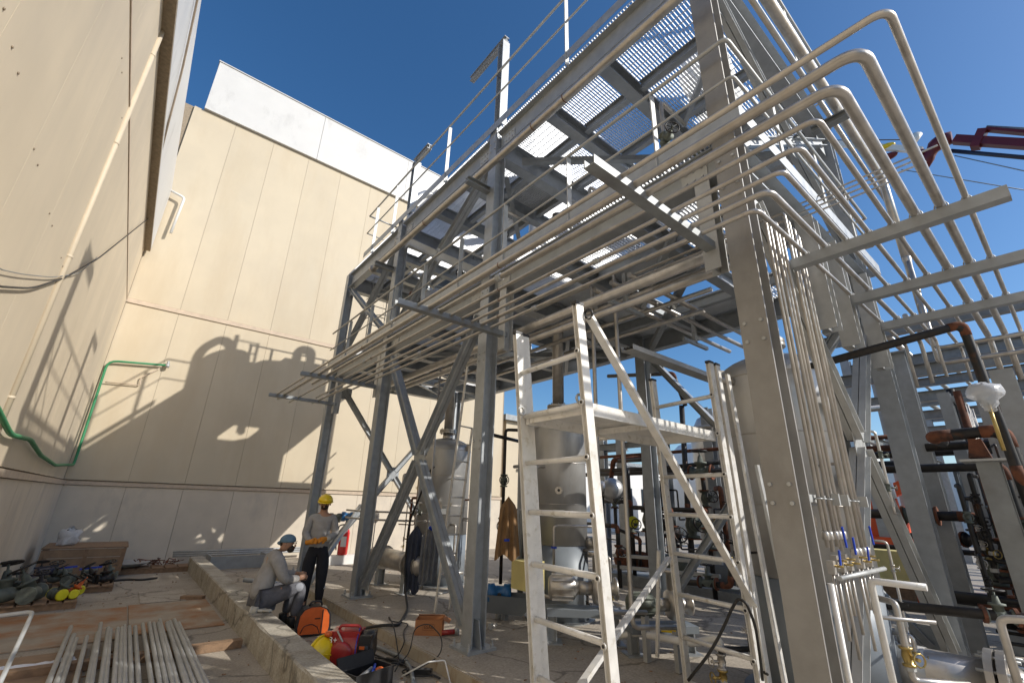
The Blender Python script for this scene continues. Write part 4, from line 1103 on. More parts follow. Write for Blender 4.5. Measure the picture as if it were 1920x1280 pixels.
# ------------------------------------------------------------------ pipework beyond the frame, seen through it
def rusty_tree(label, base, pts, r=.055, valves=(), m='black', rustz=None):
    t = thing('rusty_pipe', label, 'pipe', base)
    part('pipe', MB().tube(pts, r, 12, r*2.4), M[m], t)
    for i, p in enumerate(pts[1:-1]):
        P = Vector(p); a = (Vector(pts[i])-P).normalized(); c = (Vector(pts[i+2])-P).normalized()
        k = r*2.6
        part('elbow', MB().tube([P+a*k*1.15, P, P+c*k*1.15], r*1.06, 12, k), M['rust'], t)
    for v in valves:
        p, ax, s = v[:3]; vm = v[3] if len(v) > 3 else 'valve'
        valve(t, p, ax, s, vm, stem=(-.55, -.8, .15) if abs(Vector(ax).z) > .7 else (0, 0, 1))
        for sg in (-1, 1): part('flange', MB().lathe([(s*.75, -.012), (s*.75, .012)], Vector(p)+Vector(ax)*s*1.08*sg, ax, 14, False), M['rust'], t)
    return t
def A(px, py, **k): return tuple(at(px, py, **k))
GX = 9.6
def gp(px, py, X=GX): return tuple(at(px, py, X=X))
rusty_tree('tall rusty pipe with a green valve behind the scaffold centre', gp(1215, 1000), [gp(1203, 720), gp(1213, 960), gp(1218, 1060)], .07, [(gp(1214, 975), (0, 0, 1), .22)])
rusty_tree('second rusty pipe with a green valve seen through the right scaffold ladder', gp(1300, 1000), [gp(1278, 760), gp(1290, 960), gp(1302, 1080)], .06, [(gp(1297, 985), (0, 0, 1), .24)])
rusty_tree('black horizontal pipe with rusty ends behind the scaffold at head height', gp(1130, 880), [gp(1120, 882), gp(1240, 878), gp(1350, 866)], .05)
rusty_tree('upper rust brown horizontal pipe behind the scaffold', gp(1150, 862), [gp(1145, 905), gp(1150, 862), gp(1203, 858)], .06, m='rust')
rusty_tree('thin rusty pipe low behind the scaffold with small valve', gp(1180, 1010, 8.6), [gp(1150, 900, 8.6), gp(1155, 990, 8.6), gp(1200, 1010, 8.6), gp(1200, 1060, 8.6)], .035, [(gp(1152, 940, 8.6), (0, 0, 1), .12)])
rusty_tree('low rusty pipe run with a small valve right of the scaffold ladder', gp(1330, 1090, 7.9), [gp(1280, 1090, 7.9), gp(1370, 1098, 7.9), gp(1372, 1060, 7.9)], .05, [(gp(1328, 1092, 7.9), (.1, -1, 0), .13)])
rusty_tree('black bent pipe reaching up beside the sky gap behind the scaffold', gp(1250, 700), [gp(1140, 705), gp(1262, 700), gp(1285, 760)], .05)
rusty_tree('dark valve with handwheel on a pipe behind the scaffold', gp(1240, 1000, 9), [gp(1235, 900, 9), gp(1240, 1040, 9)], .06, [(gp(1238, 985, 9), (0, 0, 1), .20, 'black')])
rusty_tree('dark pipe with a grey valve level with the scaffold rung on the right', gp(1310, 890, 9), [gp(1240, 893, 9), gp(1360, 880, 9)], .05, [(gp(1315, 885, 9), (0.1, -1, 0), .20)])
t = thing('pipe_plug', 'yellow plastic cap on a pipe end behind the scaffold', 'plug', gp(1187, 978, 8.8))
part('disc', MB().lathe([(.12, 0), (.12, .05)], gp(1187, 978, 8.8), (-.7, -.7, 0), 16), M['yellowc'], t)
t = thing('steel_pallet', 'small galvanized table frame in the yard behind the scaffold', 'frame', gp(1240, 1075, 8.5))
for (px, py, qx, qy) in [(1140, 1060, 1350, 1080), (1150, 1040, 1355, 1055)]:
    part('rail', MB().bar(gp(px, py, 8.2), gp(qx, qy, 8.2), .06, .06), M['galv_lt'], t)
# sphere tank and post
t = thing('round_float', 'polished round tank float on a post left of the riser tubes', 'tank', gp(1138, 915, 8.5))
part('ball', MB().ball(gp(1148, 918, 8.5), .26, 18, 12), M['inox_v'], t)
part('ball', MB().ball(gp(1128, 915, 8.3), .16, 14, 10), M['inox'], t)
part('post', MB().tube([gp(1128, 915, 8.3), (8.3, gp(1128, 915, 8.3)[1], .12)], .05, 8), M['black'], t)

# ------------------------------------------------------------------ pipework on the right
def ry(px, py, Y): return tuple(at(px, py, Y=Y))
# pipe rack beams far to the right, against the sky
rk = thing('pipe_rack', 'long galvanized pipe rack with level beams beyond the frame on the right', 'steel structure', (22, 4, 0))
xs = [12.5, 15.5, 18.5, 22, 26]
for k, x in enumerate(xs):
    for y in (3.6, -1.2, -6):
        part('rack_post', MB().hbeam((x, y, 0), (x, y, 5.9), .22, .22, u=(1, 0, 0)), M['galv'], rk)
    for z in (5.6, 4.6):
        part('rack_beam', MB().hbeam((x, 3.5, z+.0), (x, -9.0, z), .26, .18), M['galv_dk'], rk)
for y in (3.6, -1.2):
    part('rack_beam', MB().hbeam((12.6, y, 3.7), (26, y, 3.7), .22, .16), M['galv_dk'], rk)
for k, (y, r) in enumerate([(3.1, .09), (2.6, .05), (2.2, .07), (1.6, .05)]):
    single('rack_pipe', MB().tube([(12.3, y, 5.75+r), (26.5, y, 5.75+r)], r, 10), M['inox'], ['leftmost', 'second', 'third', 'rightmost'][k] + ' of the four pipes lying on the far pipe rack', 'pipe', 'pipes on the far rack')
# second bay columns of galvanized channels to the right
t = thing('instrument_rack', 'grey louvred instrument frame with small tubes beyond the second front column', 'frame', (9.2, 1.2, 0))
for dx in (0, .55, 1.1): part('post', MB().hbeam((9.0+dx, 1.0, 0), (9.0+dx, 1.0, 3.4), .14, .14, u=(1, 0, 0)), M['galv'], t)
for z in (3.3, 2.5): part('cross_rail', MB().bar((8.95, .9, z), (10.2, .9, z), .08, .05), M['galv'], t)
for k in range(7):
    part('tube', MB().tube([(9.1+.15*k, .84, 3.3-.08*(k % 3)), (9.1+.15*k, .84, 1.1)], .016, 6), M['inox'], t)
part('panel', MB().box(9.1, 10.1, 1.12, 1.16, .8, 2.4), M['grey'], t)
trim(t, 9.6, 1.1, .1, .8, 3.0, 14, 41, 180, 360, 'galv')
# front post with saddle plate carrying the rusty elbow pipe
t = thing('pipe_support', 'thick galvanized H post with a welded top plate under the rusty pipe', 'support', (6.3, .62, 0))
part('post', MB().hbeam((6.35, .54, .141), (6.35, .54, 2.20), .17, .16, u=(1, 0, 0)), M['galv_dk'], t)
part('top_plate', MB().box(6.2, 6.5, .38, .72, 2.202, 2.222), M['galv_lt'], t)
part('base_plate', MB().box(6.15, 6.55, .34, .74, .121, .140), M['galv_dk'], t)
part('saddle', MB().lathe([(.11, -.09), (.06, .09)], (6.35, .58, 2.33), (0, 0, 1), 4, False), M['rust'], t)
rusty_tree('rusty elbow pipe resting on the H post at the right', (6.35, .6, 2.2), [(6.9, at(1745, 815, X=6.35).y, 2.47), (6.35, at(1745, 815, X=6.35).y, 2.47), (6.35, at(1885, 812, X=6.35).y, 2.49), (6.42, at(1885, 812, X=6.35).y-.02, .9)], .055)
rusty_tree('black pipe with rusty elbow crossing in front of the tube bundle end', (5.3, 1.0, 3.0), [(4.95, 1.7, 3.02), (5.65, .36, 3.38), (5.72, .33, 2.0), (5.9, .15, 1.9)], .038)
rusty_tree('black pipe low at the right with rusty elbow rising', (6.4, .5, .9), [(5.4, 1.5, .95), (5.9, .35, .95), (5.95, .30, .35)], .04, [((5.75, .70, .95), (.33, -.94, 0), .09)])
rusty_tree('rusty pipe run with green valves in the right background at waist height', (8.3, .8, 1), [(8.3, 2.2, 1.7), (8.3, .95, 1.7), (8.3, .95, .5)], .06, [((8.3, 1.5, 1.7), (0, 1, 0), .16), ((8.3, .95, 1.1), (0, 0, 1), .16)])
rusty_tree('dark pipe column with valves at the far right edge', (8.6, .2, 0), [(8.6, 1.3, 2.6), (8.6, .25, 2.6), (8.6, .25, .4)], .055, [((8.6, .25, 1.8), (0, 0, 1), .15), ((8.6, .25, 1.2), (0, 0, 1), .15, 'black')])
rusty_tree('rust brown horizontal header in the right background at head height', (11, 1, 2.5), [(11.2, 3.5, 2.9), (11.2, -.6, 2.9), (11.2, -.6, 1.0)], .065, m='rust')
rusty_tree('black horizontal header just above the brown one on the right', (10.6, 1, 3.0), [(10.4, 4.2, 2.7), (10.4, -.4, 2.7)], .06)
rusty_tree('second dark valve column behind the front H post', (7.6, .5, 0), [(7.6, 1.6, 2.25), (7.6, .55, 2.25), (7.6, .55, .3)], .05, [((7.6, .55, 1.55), (0, 0, 1), .14), ((7.6, .55, .85), (0, 0, 1), .14, 'rust')])
rusty_tree('slim rust pipe with a small black valve between the two right hand posts', (9.4, .7, 0), [(9.6, 1.9, 1.4), (8.9, .55, 1.4), (8.9, .55, .3)], .045, [((9.2, 1.13, 1.4), (-.46, -.88, 0), .14, 'black')])
# more front columns of the plant further right
t = thing('pipe_support', 'galvanized H post at the far right edge behind the rusty elbow', 'support', (8.0, .1, 0))
part('post', MB().hbeam((8.05, .16, .0), (8.05, .16, 2.9), .18, .18, u=(1, 0, 0)), M['galv'], t)
part('top_plate', MB().box(7.9, 8.2, .02, .30, 2.902, 2.92), M['galv'], t)
t = thing('pipe_support', 'slanting looking galvanized post just left of the front H post', 'support', (8.6, 1.5, 0))
part('post', MB().hbeam((8.7, 1.35, .0), (8.7, 1.35, 4.0), .2, .2, u=(1, 0, 0)), M['galv'], t)
part('top_plate', MB().box(8.5, 8.9, 1.2, 1.5, 4.002, 4.02), M['galv'], t)
# bag wrapped gauge at right
wp = tuple(at(1848, 742, Y=.35))
t = thing('wrapped_gauge', 'gauge wrapped in a big cloudy plastic bag above the rusty elbow', 'gauge', wp)
p = Vector(wp); random.seed(2)
k = .125
b = MB().ball(p, (k*.9, k*.9, k*.8), 18, 12)
nv = []
for (x, y, z) in b.v:
    d = Vector((x, y, z)) - p
    w = 1.0 + .35*max(0, d.z/k)
    if d.z < -.2*k: w = .55
    nv.append((p.x+d.x*w+random.uniform(-.014, .014), p.y+d.y*w+random.uniform(-.014, .014), p.z+d.z*(1.1 if d.z > 0 else 1.35)+random.uniform(-.014, .014)))
b.v = nv
part('plastic_bag', b, M['bag'], t)
part('gauge_case', MB().lathe([(k*.42, -.03), (k*.42, .03)], p-Vector((0, 0, .02)), (-.7, -.7, 0), 16), M['blueh'], t)
part('stem', MB().tube([p-Vector((0, 0, .05)), p-Vector((0, 0, .45))], .014, 8), M['brass'], t)

# ------------------------------------------------------------------ crane far off on the right
cr = thing('crane', 'dark red and navy truck crane with its boom raised far behind on the right', 'crane', (40, 2, 0))
CX = 34
def cp_(px, py, d=0): return at(px, py, X=CX+d)
part('main_boom', MB().bar(cp_(1790, 262), cp_(1990, 275), .46, .45), M['cranered'], cr)
part('boom_top_rail', MB().bar(cp_(1850, 243), cp_(1990, 256), .16, .4), M['cranered'], cr)
part('boom_head', MB().tube([cp_(1785, 258), cp_(1760, 266), cp_(1742, 290), cp_(1736, 318)], [.38, .42, .32, .1], 10, .3), M['cranered'], cr)
part('boom_collar', MB().bar(cp_(1843, 245), cp_(1828, 278), .4, .6, (0, 1, 0)), M['cranered'], cr)
part('hydraulic_ram', MB().tube([cp_(1783, 283), cp_(1990, 302)], .12, 10), M['cranenavy'], cr)
part('hydraulic_ram', MB().tube([cp_(1850, 238), cp_(1990, 246)], .09, 8), M['galv_dk'], cr)
part('jib', MB().bar(cp_(1728, 282), cp_(1520, 266), .36, .3), M['white'], cr)
part('jib_rope', MB().tube([cp_(1700, 262), cp_(1500, 264)], .035, 6), M['black'], cr)
part('jib_joint', MB().ball(cp_(1660, 277), (.3, .55, .22), 12, 8), M['yellow'], cr)
part('jib_joint', MB().ball(cp_(1666, 294), (.3, .5, .2), 12, 8), M['cranered'], cr)
part('jib_joint', MB().ball(cp_(1722, 290), (.3, .45, .3), 12, 8), M['cranered'], cr)
part('lamp_shade', MB().lathe([(.08, 0), (.28, .6)], cp_(1716, 268), (0.1, -.35, 1), 12), M['white'], cr)
part('stay_wire', MB().tube([cp_(1690, 318), cp_(1990, 368)], .03, 5), M['galv_dk'], cr)
part('stay_wire', MB().tube([cp_(1790, 292), cp_(1990, 336)], .03, 5), M['galv_dk'], cr)
bx = cp_(1990, 275)
part('boom_base', MB().bar(bx, (CX+1, bx.y-9, 3.2), .9, .7), M['cranenavy'], cr)
part('chassis', MB().box(CX-1.3, CX+1.3, bx.y-15, bx.y-6, 1.0, 2.2), M['cranered'], cr)
part('cab', MB().box(CX-1.2, CX+1.2, bx.y-17.2, bx.y-15.2, 1.0, 3.4), M['cranered'], cr)
for yy in (bx.y-7.5, bx.y-9, bx.y-13.5, bx.y-16):
    for sx in (-1.2, 1.2): part('wheel', MB().lathe([(.55, -.2), (.55, .2)], (CX+sx, yy, .56), (1, 0, 0), 18), M['rubber'], cr)
# orange lifting machine and pale trailer in the yard
t = thing('lift_machine', 'orange access machine with black wheels parked in the yard behind the tubes', 'machine', (16, 3.6, 0))
MX = 15.5
def mp(px, py, d=0): return at(px, py, X=MX+d)
a = mp(1640, 1005); b = mp(1745, 985)
y0, y1 = b.y-.2, a.y+.6
part('chassis', MB().box(MX-.2, MX+1.2, y0, y1, .55, 1.15), M['oranget'], t)
part('turret', MB().box(MX+.1, MX+1.0, y1-1.3, y1-.2, 1.153, 1.9), M['oranget'], t)
part('boom', MB().bar((MX+.4, y1-.3, 1.9), (MX+.4, y0+.2, 2.6), .3, .25), M['oranget'], t)
part('boom', MB().bar((MX+.15, y1-1.5, 1.4), (MX+.15, y0+.5, 1.7), .25, .2), M['white'], t)
for yy in (y0+.4, y1-.4):
    w = part('wheel', MB().lathe([(.40, -.15), (.46, -.10), (.46, .10), (.40, .15)], (MX-.25, yy, .46), (1, 0, 0), 22), M['rubber'], t)
    part('rim', MB().lathe([(.22, -.17), (.18, -.12)], (MX-.25, yy, .46), (1, 0, 0), 14), M['galv_lt'], w)
t = thing('barrier_pole', 'red and white banded pole standing behind the front brace', 'pole', mp(1690, 970))
q0 = at(1668, 905, X=13.0); q1 = at(1695, 995, X=13.0)
for k in range(3):
    part('band', MB().tube([q0.lerp(q1, k/3), q0.lerp(q1, (k+1)/3-.003)], .055, 10), M['white'] if k != 1 else M['oranget'], t)
part('band', MB().tube([q1, (q1.x, q1.y, .0)], .055, 10), M['oranget'], t)
t = thing('trailer_box', 'pale yellow low box standing in the yard below the orange machine', 'box', (13.4, 2.6, 0))
part('box', MB().box(13.3, 14.2, 2.1, 3.6, .25, .95), M['yellowt'], t)
part('skid', MB().box(13.35, 14.1, 2.2, 3.5, 0, .247), M['wood'], t)
t = thing('white_van', 'white van body glimpsed behind the tube bundles on the right', 'van', (24, 7, 0))
part('body', MB().box(24, 26, 5.9, 10.2, .5, 2.3), M['white'], t)
part('window', MB().box(23.985, 23.998, 6.2, 7.4, 1.5, 2.1), M['win'], t)
for y in (6.8, 9.4): part('wheel', MB().lathe([(.36, -.12), (.36, .12)], (24.05, y, .36), (1, 0, 0), 16), M['rubber'], t)

# ------------------------------------------------------------------ far buildings
def building(label, x0, x1, y0, y1, h, m='white', wins=(), cat='building'):
    t = thing('building', label, cat, ((x0+x1)/2, (y0+y1)/2, 0))
    part('wall', MB().box(x0, x1, y0, y1, 0, h), M[m], t)
    part('roof', MB().box(x0-.2, x1+.2, y0-.2, y1+.2, h+.005, h+.25), M['galv_dk'], t)
    for (u, z, w, hh) in wins:
        f = part('window', MB().box(x0+u, x0+u+w, y0-.05, y0-.005, z, z+hh), M['win'], t)
        part('sill', MB().box(x0+u-.1, x0+u+w+.1, y0-.12, y0-.055, z-.12, z-.02), M['galv_lt'], f)
    return t
building('low white building with dark windows far behind the scaffold', 22, 40, 22, 32, 4.6, 'white', [(1.2+2.6*k, 1.6, 1.4, 1.4) for k in range(6)])
building('beige block with a dark ledge just behind the second column', 12.6, 16.5, 15.9, 20, 5.2, 'cream', [(.8, 3.2, 1.0, .8)])
building('long low white hall on the horizon to the right', 52, 80, 2, 38, 5.5, 'white', [])
building('grey shed far off right of the near column', 46, 60, -16, -2, 6.5, 'plinth', [])
building('tall pale silo like block behind the pipe rack', 60, 66, 14, 20, 9.5, 'fascia', [])
t = thing('storage_tank', 'large pale storage tank far behind the scaffold', 'tank', (30, 14, 0))
part('shell', MB().lathe([(3.2, 0), (3.2, 5.2), (2.6, 5.8), (0.3, 6.3)], (31, 15.5, 0), seg=40), M['white'], t)
t = thing('storage_tank', 'tall stainless tank beyond the front columns on the right', 'tank', (13, 5.5, 0))
part('shell', MB().lathe([(1.1, .6), (1.1, 3.6), (.9, 4.0), (.2, 4.3)], (12.2, 5.6, 0), seg=36), M['inox_v'], t)
part('skirt', MB().lathe([(1.1, 0), (1.1, .595)], (12.2, 5.6, 0), seg=36), M['grey'], t)
# trees on the horizon
TL = shared('leaf_clump', MB().add([(0, 0, 0), (.16, .03, .03), (.13, .12, -.02), (.02, .10, .05)], [(0, 1, 2, 3)]).add([(0, 0, 0), (-.05, .1, .14), (.05, .15, .1), (.1, .02, .03)], [(0, 1, 2, 3)]), M['valve'])
M['leaf'] = mat('olive_leaves', (.06, .085, .035), .8, 0, .35, 3)
def tree(label, x, y, h, seed):
    random.seed(seed)
    t = thing('tree', label, 'tree', (x, y, 0))
    part('trunk', MB().tube([(x, y, 0), (x+.1, y, h*.3), (x-.1, y+.1, h*.7)], [.22, .16, .06], 8), M['wood'], t)
    for k in range(4):
        a = k*1.6; part('limb', MB().tube([(x, y, h*.3), (x+h*.2*math.cos(a), y+h*.2*math.sin(a), h*.6)], [.1, .03], 6), M['wood'], t)
    c = MB()
    cl = [(random.uniform(-.3, .3)*h, random.uniform(-.3, .3)*h, random.uniform(.45, .95)*h, random.uniform(.12, .2)*h) for _ in range(14)]
    for (cx, cy, cz, r) in cl:
        for _ in range(110):
            d = Vector((random.gauss(0, 1), random.gauss(0, 1), random.gauss(0, 1))).normalized()*r*random.uniform(.6, 1.1)
            p = Vector((x+cx, y+cy, cz))+d; u = Vector((random.gauss(0, 1), random.gauss(0, 1), random.gauss(0, 1))).normalized()*.16; w = u.orthogonal().normalized()*.12
            c.add([p-u-w, p+u-w, p+u+w, p-u+w], [(0, 1, 2, 3)])
    part('crown', c, M['leaf'], t)
for i, (x, y, h, nm) in enumerate([(48, 30, 6, 'rounded olive green tree on the horizon behind the scaffold'), (70, 0, 8, 'broad tree on the horizon at the right edge'), (44, 40, 7, 'taller tree beside the low white building'), (75, 8, 7, 'tree on the horizon beyond the orange machine')]):
    tree(nm, x, y, h, 30+i)

# ---- denser pipework behind the scaffold and to the right
random.seed(99)
where = ['behind the scaffold, lowest row', 'behind the scaffold diagonal', 'between scaffold and near column', 'behind the right scaffold frame', 'beyond the rear pumps', 'beyond the scaffold under the sky gap']
k = 0
for (px, py, X_, s_v, mm) in [(1225, 905, 8.8, .12, 'black'), (1262, 1005, 8.4, .17, 'black'), (1330, 1010, 8.7, .17, 'valve'), (1185, 985, 8.9, .14, 'valve'), (1322, 935, 9.2, .15, 'valve'), (1160, 1035, 8.2, .12, 'rust')]:
    p = gp(px, py, X_)
    rusty_tree('rusty branch pipe with a dark valve ' + where[k], (p[0], p[1], .1), [(p[0], p[1]+.9, p[2]+.5), (p[0], p[1], p[2]+.5), (p[0], p[1], .15)], .045, [(p, (0, 0, 1), s_v, mm)])
    k += 1
for k, (px, X_) in enumerate([(1135, 11), (1170, 10.5), (1255, 10.2), (1345, 10)]):
    p = gp(px, 950, X_)
    t = thing('yard_post', ['leftmost', 'second', 'third', 'rightmost'][k] + ' galvanized post of the row behind the scaffold', 'post', (p[0], p[1], 0), 'galvanized posts behind the scaffold')
    part('post', MB().hbeam((p[0], p[1], 0), (p[0], p[1], 3.6+.3*(k % 2)), .2, .2, u=(1, 0, 0)), M['galv'], t)
    part('cross_arm', MB().hbeam((p[0], p[1]-.9, 3.3), (p[0], p[1]+.9, 3.3), .16, .12), M['galv_dk'], t)
for k, z in enumerate((2.5, 2.95, 3.45)):
    single('yard_pipe', MB().tube([(9.9, 1.5, z), (9.9, 11, z)], .055 if k != 1 else .04, 10), M[['black', 'rust', 'inox'][k]], ['lowest, black', 'middle, rusty', 'topmost, steel'][k] + ' long pipe of three crossing behind the vessels', 'pipe', 'long pipes behind the vessels')
spots = [(7.2, .25, 1.9), (7.9, .75, 2.1), (9.0, .15, 1.8), (9.3, .95, 2.4), (10.2, .3, 2.2), (11.0, .6, 2.6), (12.0, .1, 2.4)]
pos_ = ['nearest', 'second', 'third', 'fourth', 'fifth', 'sixth', 'farthest']
for k, (x, y, z) in enumerate(spots):
    random.uniform(.6, 1.2); pts = [(x, y, z+1.1), (x, y, .3), (x+.5, y-.1, .3)]
    rusty_tree(pos_[k] + ' dark riser with two valves in the cluster on the right', (x, y, .1), pts, random.choice([.04, .05, .06]),
               [((x, y, z*.62), (0, 0, 1), .15, random.choice(['valve', 'black', 'valve'])), ((x, y, z*.34), (0, 0, 1), .15, random.choice(['valve', 'black', 'rust']))], m=random.choice(['black', 'rust', 'black']))
for k, (z, y0, y1, x) in enumerate([(1.25, 2.4, .3, 8.9), (1.75, 2.6, -.6, 10.5)]):
    single('cross_header', MB().tube([(x, y0, z), (x, y1, z)], .034, 10), M['rust' if k % 2 else 'black'], ['black header nearest the floor among the right hand valves', 'rusty header farthest back among the right hand valves'][k], 'pipe')
for k, (x, y) in enumerate([(8.4, .55), (9.9, .62), (11.4, .2), (7.05, .28), (12.6, 1.0), (13.8, .55)]):
    t = thing('yard_post', ['second nearest', 'third', 'fourth', 'nearest', 'fifth', 'farthest'][k] + ' galvanized post among the rusty valves on the right', 'post', (x, y, 0), 'posts among the right hand valves')
    part('post', MB().hbeam((x, y, 0), (x, y, 3.2), .18, .18, u=(1, 0, 0)), M['galv'], t)
    part('foot_plate', MB().box(x-.18, x+.18, y-.18, y+.18, 0.008, .022), M['galv_dk'], t)
# instrument cables and small blue caps
t = thing('cable_tray', 'thin cable tray with grey cables running behind the near column toward the rack', 'tray', (6, 2.6, 3))
part('tray', MB().channel((4.0, 2.9, 3.35), (9.4, 2.9, 3.35), .16, .06, u=(0, 1, 0), t=.004), M['galv_lt'], t)
for j in range(3): part('cable', MB().tube([(4.0, 2.86+.04*j, 3.38), (9.3, 2.86+.04*j, 3.38)], .012, 6), M['rubber'], t)

# a compressor skid with its own pipework fills the middle distance behind the scaffold
t = thing('pump_skid', 'long low skid crowded with small pipes and valves behind the scaffold', 'skid', (9.0, 4.6, .12))
part('skid_frame', MB().box(8.7, 9.5, 2.9, 7.2, .125, .32), M['galv_dk'], t)
for k, y in enumerate((3.4, 4.6, 5.8, 6.8)):
    part('drum', MB().lathe([(.05, -.42), (.18, -.38), (.20, -.3), (.20, .3), (.18, .38), (.05, .42)], (9.1, y, .58), (0, 1, 0), 16), M[['valve', 'grey', 'valve', 'rust'][k]], t)
    part('upright_pipe', MB().tube([(9.1, y, .7), (9.1, y, 1.9+.2*k), (9.5, y+.3, 1.9+.2*k)], .05, 10, .12), M[['black', 'rust', 'galv', 'black'][k]], t)
    trim(t, 9.1, y, .06, .7, 2.1, 5, 60+k, 150, 300, 'black')
t = thing('manifold', 'tight manifold of dark small pipes and valves at the far right behind the H posts', 'manifold', (8.0, .9, .1))
part('header', MB().tube([(7.9, 1.4, .8), (8.1, -.3, .8)], .07, 12), M['black'], t)
for k in range(5):
    trim(t, 7.8+.25*k, 1.0-.18*k, .05, .7, 2.6, 4, 80+k, 150, 300, 'black')
part('foot', MB().box(7.8, 8.2, .3, .9, 0.01, .12), M['galv_dk'], t)
part('foot_post', MB().box(7.95, 8.05, .55, .65, .12, .74), M['galv_dk'], t)
# ------------------------------------------------------------------ left yard clutter
def plank(name, label, x0, x1, y0, y1, z0, z1, m='wood', cat='plank', rot=0):
    cx, cy = (x0+x1)/2, (y0+y1)/2
    t = MB().obox((cx, cy, (z0+z1)/2), (x1-x0, y1-y0, z1-z0), Matrix.Rotation(rot, 3, 'Z'))
    return single(name, t, M[m], label, cat)
# plywood sheets with rust stains
for k, (x0, x1, y0, y1, nm) in enumerate([(-1.1, .45, 7.9, 9.9, 'left rust stained plywood sheet on the floor'), (.47, 1.50, 8.0, 10.0, 'right rust stained plywood sheet beside the curb')]):
    plank('plywood_sheet', nm, x0, x1, y0, y1, .003, .016, 'ply', 'sheet')
plank('plywood_sheet', 'pale plywood sheet under the paper at the lower left', -1.1, .1, 5.9, 7.6, .003, .018, 'wood_lt', 'sheet')
# beams under the tubes
plank('timber_bearer', 'far timber bearer under the stack of steel tubes', -.55, 1.5, 6.78, 6.90, .003, .085, 'wood', 'timber')
plank('timber_bearer', 'near timber bearer under the stack of steel tubes', -.6, 1.4, 4.6, 4.72, .003, .085, 'wood', 'timber')
plank('timber_offcut', 'short timber offcut lying against the curb', 1.15, 1.5, 10.05, 10.17, .003, .06, 'wood', 'timber', -.6)
# loose steel tubes
random.seed(21)
tx = []
x = -.17
ordn = ['first', 'second', 'third', 'fourth', 'fifth', 'sixth', 'seventh', 'eighth', 'ninth', 'tenth', 'eleventh', 'twelfth', 'thirteenth', 'fourteenth', 'fifteenth', 'sixteenth', 'seventeenth', 'eighteenth', 'nineteenth', 'twentieth', 'twenty-first', 'twenty-second', 'twenty-third']
gaps = {3: .05, 4: .03, 13: .06}
for k in range(23):
    r = .0205 if k not in (0, 1, 21) else .023
    x += 2*r + random.uniform(.001, .005) + gaps.get(k, 0)
    ye = {0: 8.35, 1: 7.9, 2: 7.7, 3: 7.75, 4: 7.9, 5: 8.4}.get(k, 8.05 + random.uniform(-.06, .08))
    if k > 16: ye = 8.15 + random.uniform(-.3, .15)
    sk = random.uniform(-.02, .02) - (.04 if k > 18 else 0)
    z = .085 + r + .001
    single('steel_tube', MB().tube([(x+sk, ye, z), (x, 2.9, z)], r, 10), M['galv_lt'],
           ordn[k] + ' loose steel tube from the left in the stack on the floor', 'tube', 'loose steel tubes on the floor')
# bent tube frame of a hand cart at the left edge
t = thing('cart_frame', 'bent steel tube handle standing at the bottom left over the papers', 'cart', (-.5, 6.4, 0))
part('handle', MB().tube([(-.80, 7.0, .02), (-.80, 7.0, .52), (-.42, 6.95, .55), (-.40, 5.2, .02)], .018, 8, .06), M['galv_lt'], t)
part('foot', MB().lathe([(.03, 0), (.03, .02)], (-.80, 7.0, 0.02), seg=10), M['yellowt'], t)
# papers
random.seed(5)
for k, (cx, cy, w, l, rot, nm) in enumerate([(-.35, 7.05, .75, .28, .1, 'crumpled white drawing sheet lying flat on the plywood'), (-.75, 6.6, .5, .4, .5, 'smaller crumpled white sheet behind the bent handle')]):
    b = MB(); nx, ny = 10, 6
    vs = []
    for i in range(nx+1):
        for j in range(ny+1):
            u = (i/nx-.5)*w; v = (j/ny-.5)*l
            vs.append((cx+u*math.cos(rot)-v*math.sin(rot), cy+u*math.sin(rot)+v*math.cos(rot), .022+random.uniform(0, .035)))
    b.add(vs, [(i*(ny+1)+j, (i+1)*(ny+1)+j, (i+1)*(ny+1)+j+1, i*(ny+1)+j+1) for i in range(nx) for j in range(ny)])
    single('paper_sheet', b, M['paper'], nm, 'paper')
# pallets
def pallet(label, x, y, rz, w=1.0, l=.8):
    t = thing('pallet', label, 'pallet', (x, y, 0), rot=rz)
    for j in (-.42, 0, .42): part('block_runner', MB().box(-w/2, w/2, j*l-.045, j*l+.045, 0.0, .09), M['wood'], t, local=True)
    n = 6
    for i in range(n):
        u = -w/2 + (i+.5)*w/n
        part('slat', MB().box(u-w/n*.42, u+w/n*.42, -l/2-.03, l/2+.03, .092, .112), M['wood'], t, local=True)
    return t
pallet('wooden pallet loaded with valves against the left wall, nearer one', -.68, 10.6, .05, 1.0, .85)
pallet('wooden pallet behind the valves below the plywood crate', -.30, 12.0, .0, 1.1, .9)
pallet('dark pallet strip by the back wall in front of the wire scraps', .85, 13.9, .0, 1.5, .5)
# plywood crate
t = thing('plywood_crate', 'open plywood crate with nailed boards by the left wall corner', 'crate', (-.3, 13.2, 0))
for k in range(3):
    part('board', MB().box(-.95, .32, 12.98, 13.0, .12+.16*k, .27+.16*k), M['wood_lt'], t)
part('side', MB().box(.30, .32, 13.003, 14.2, .12, .59), M['wood_lt'], t)
part('side', MB().box(-.95, -.93, 13.003, 14.2, .12, .59), M['wood_lt'], t)
part('lid', MB().box(-.97, .34, 12.96, 14.22, .602, .625), M['wood'], t)
for x in (-.93, -.3, .28): part('batten', MB().box(x-.03, x+.03, 12.955, 12.978, .12, .59), M['wood'], t)
b = MB().ball((-.66, 13.5, .76), (.17, .17, .19), 12, 8); random.seed(8)
b.v = [(x+random.uniform(-.05, .05), y+random.uniform(-.05, .05), max(.63, z+random.uniform(-.05, .05))) for x, y, z in b.v]
single('plastic_bundle', b, M['bag'], 'crumpled clear plastic bundle on top of the plywood crate', 'bag')
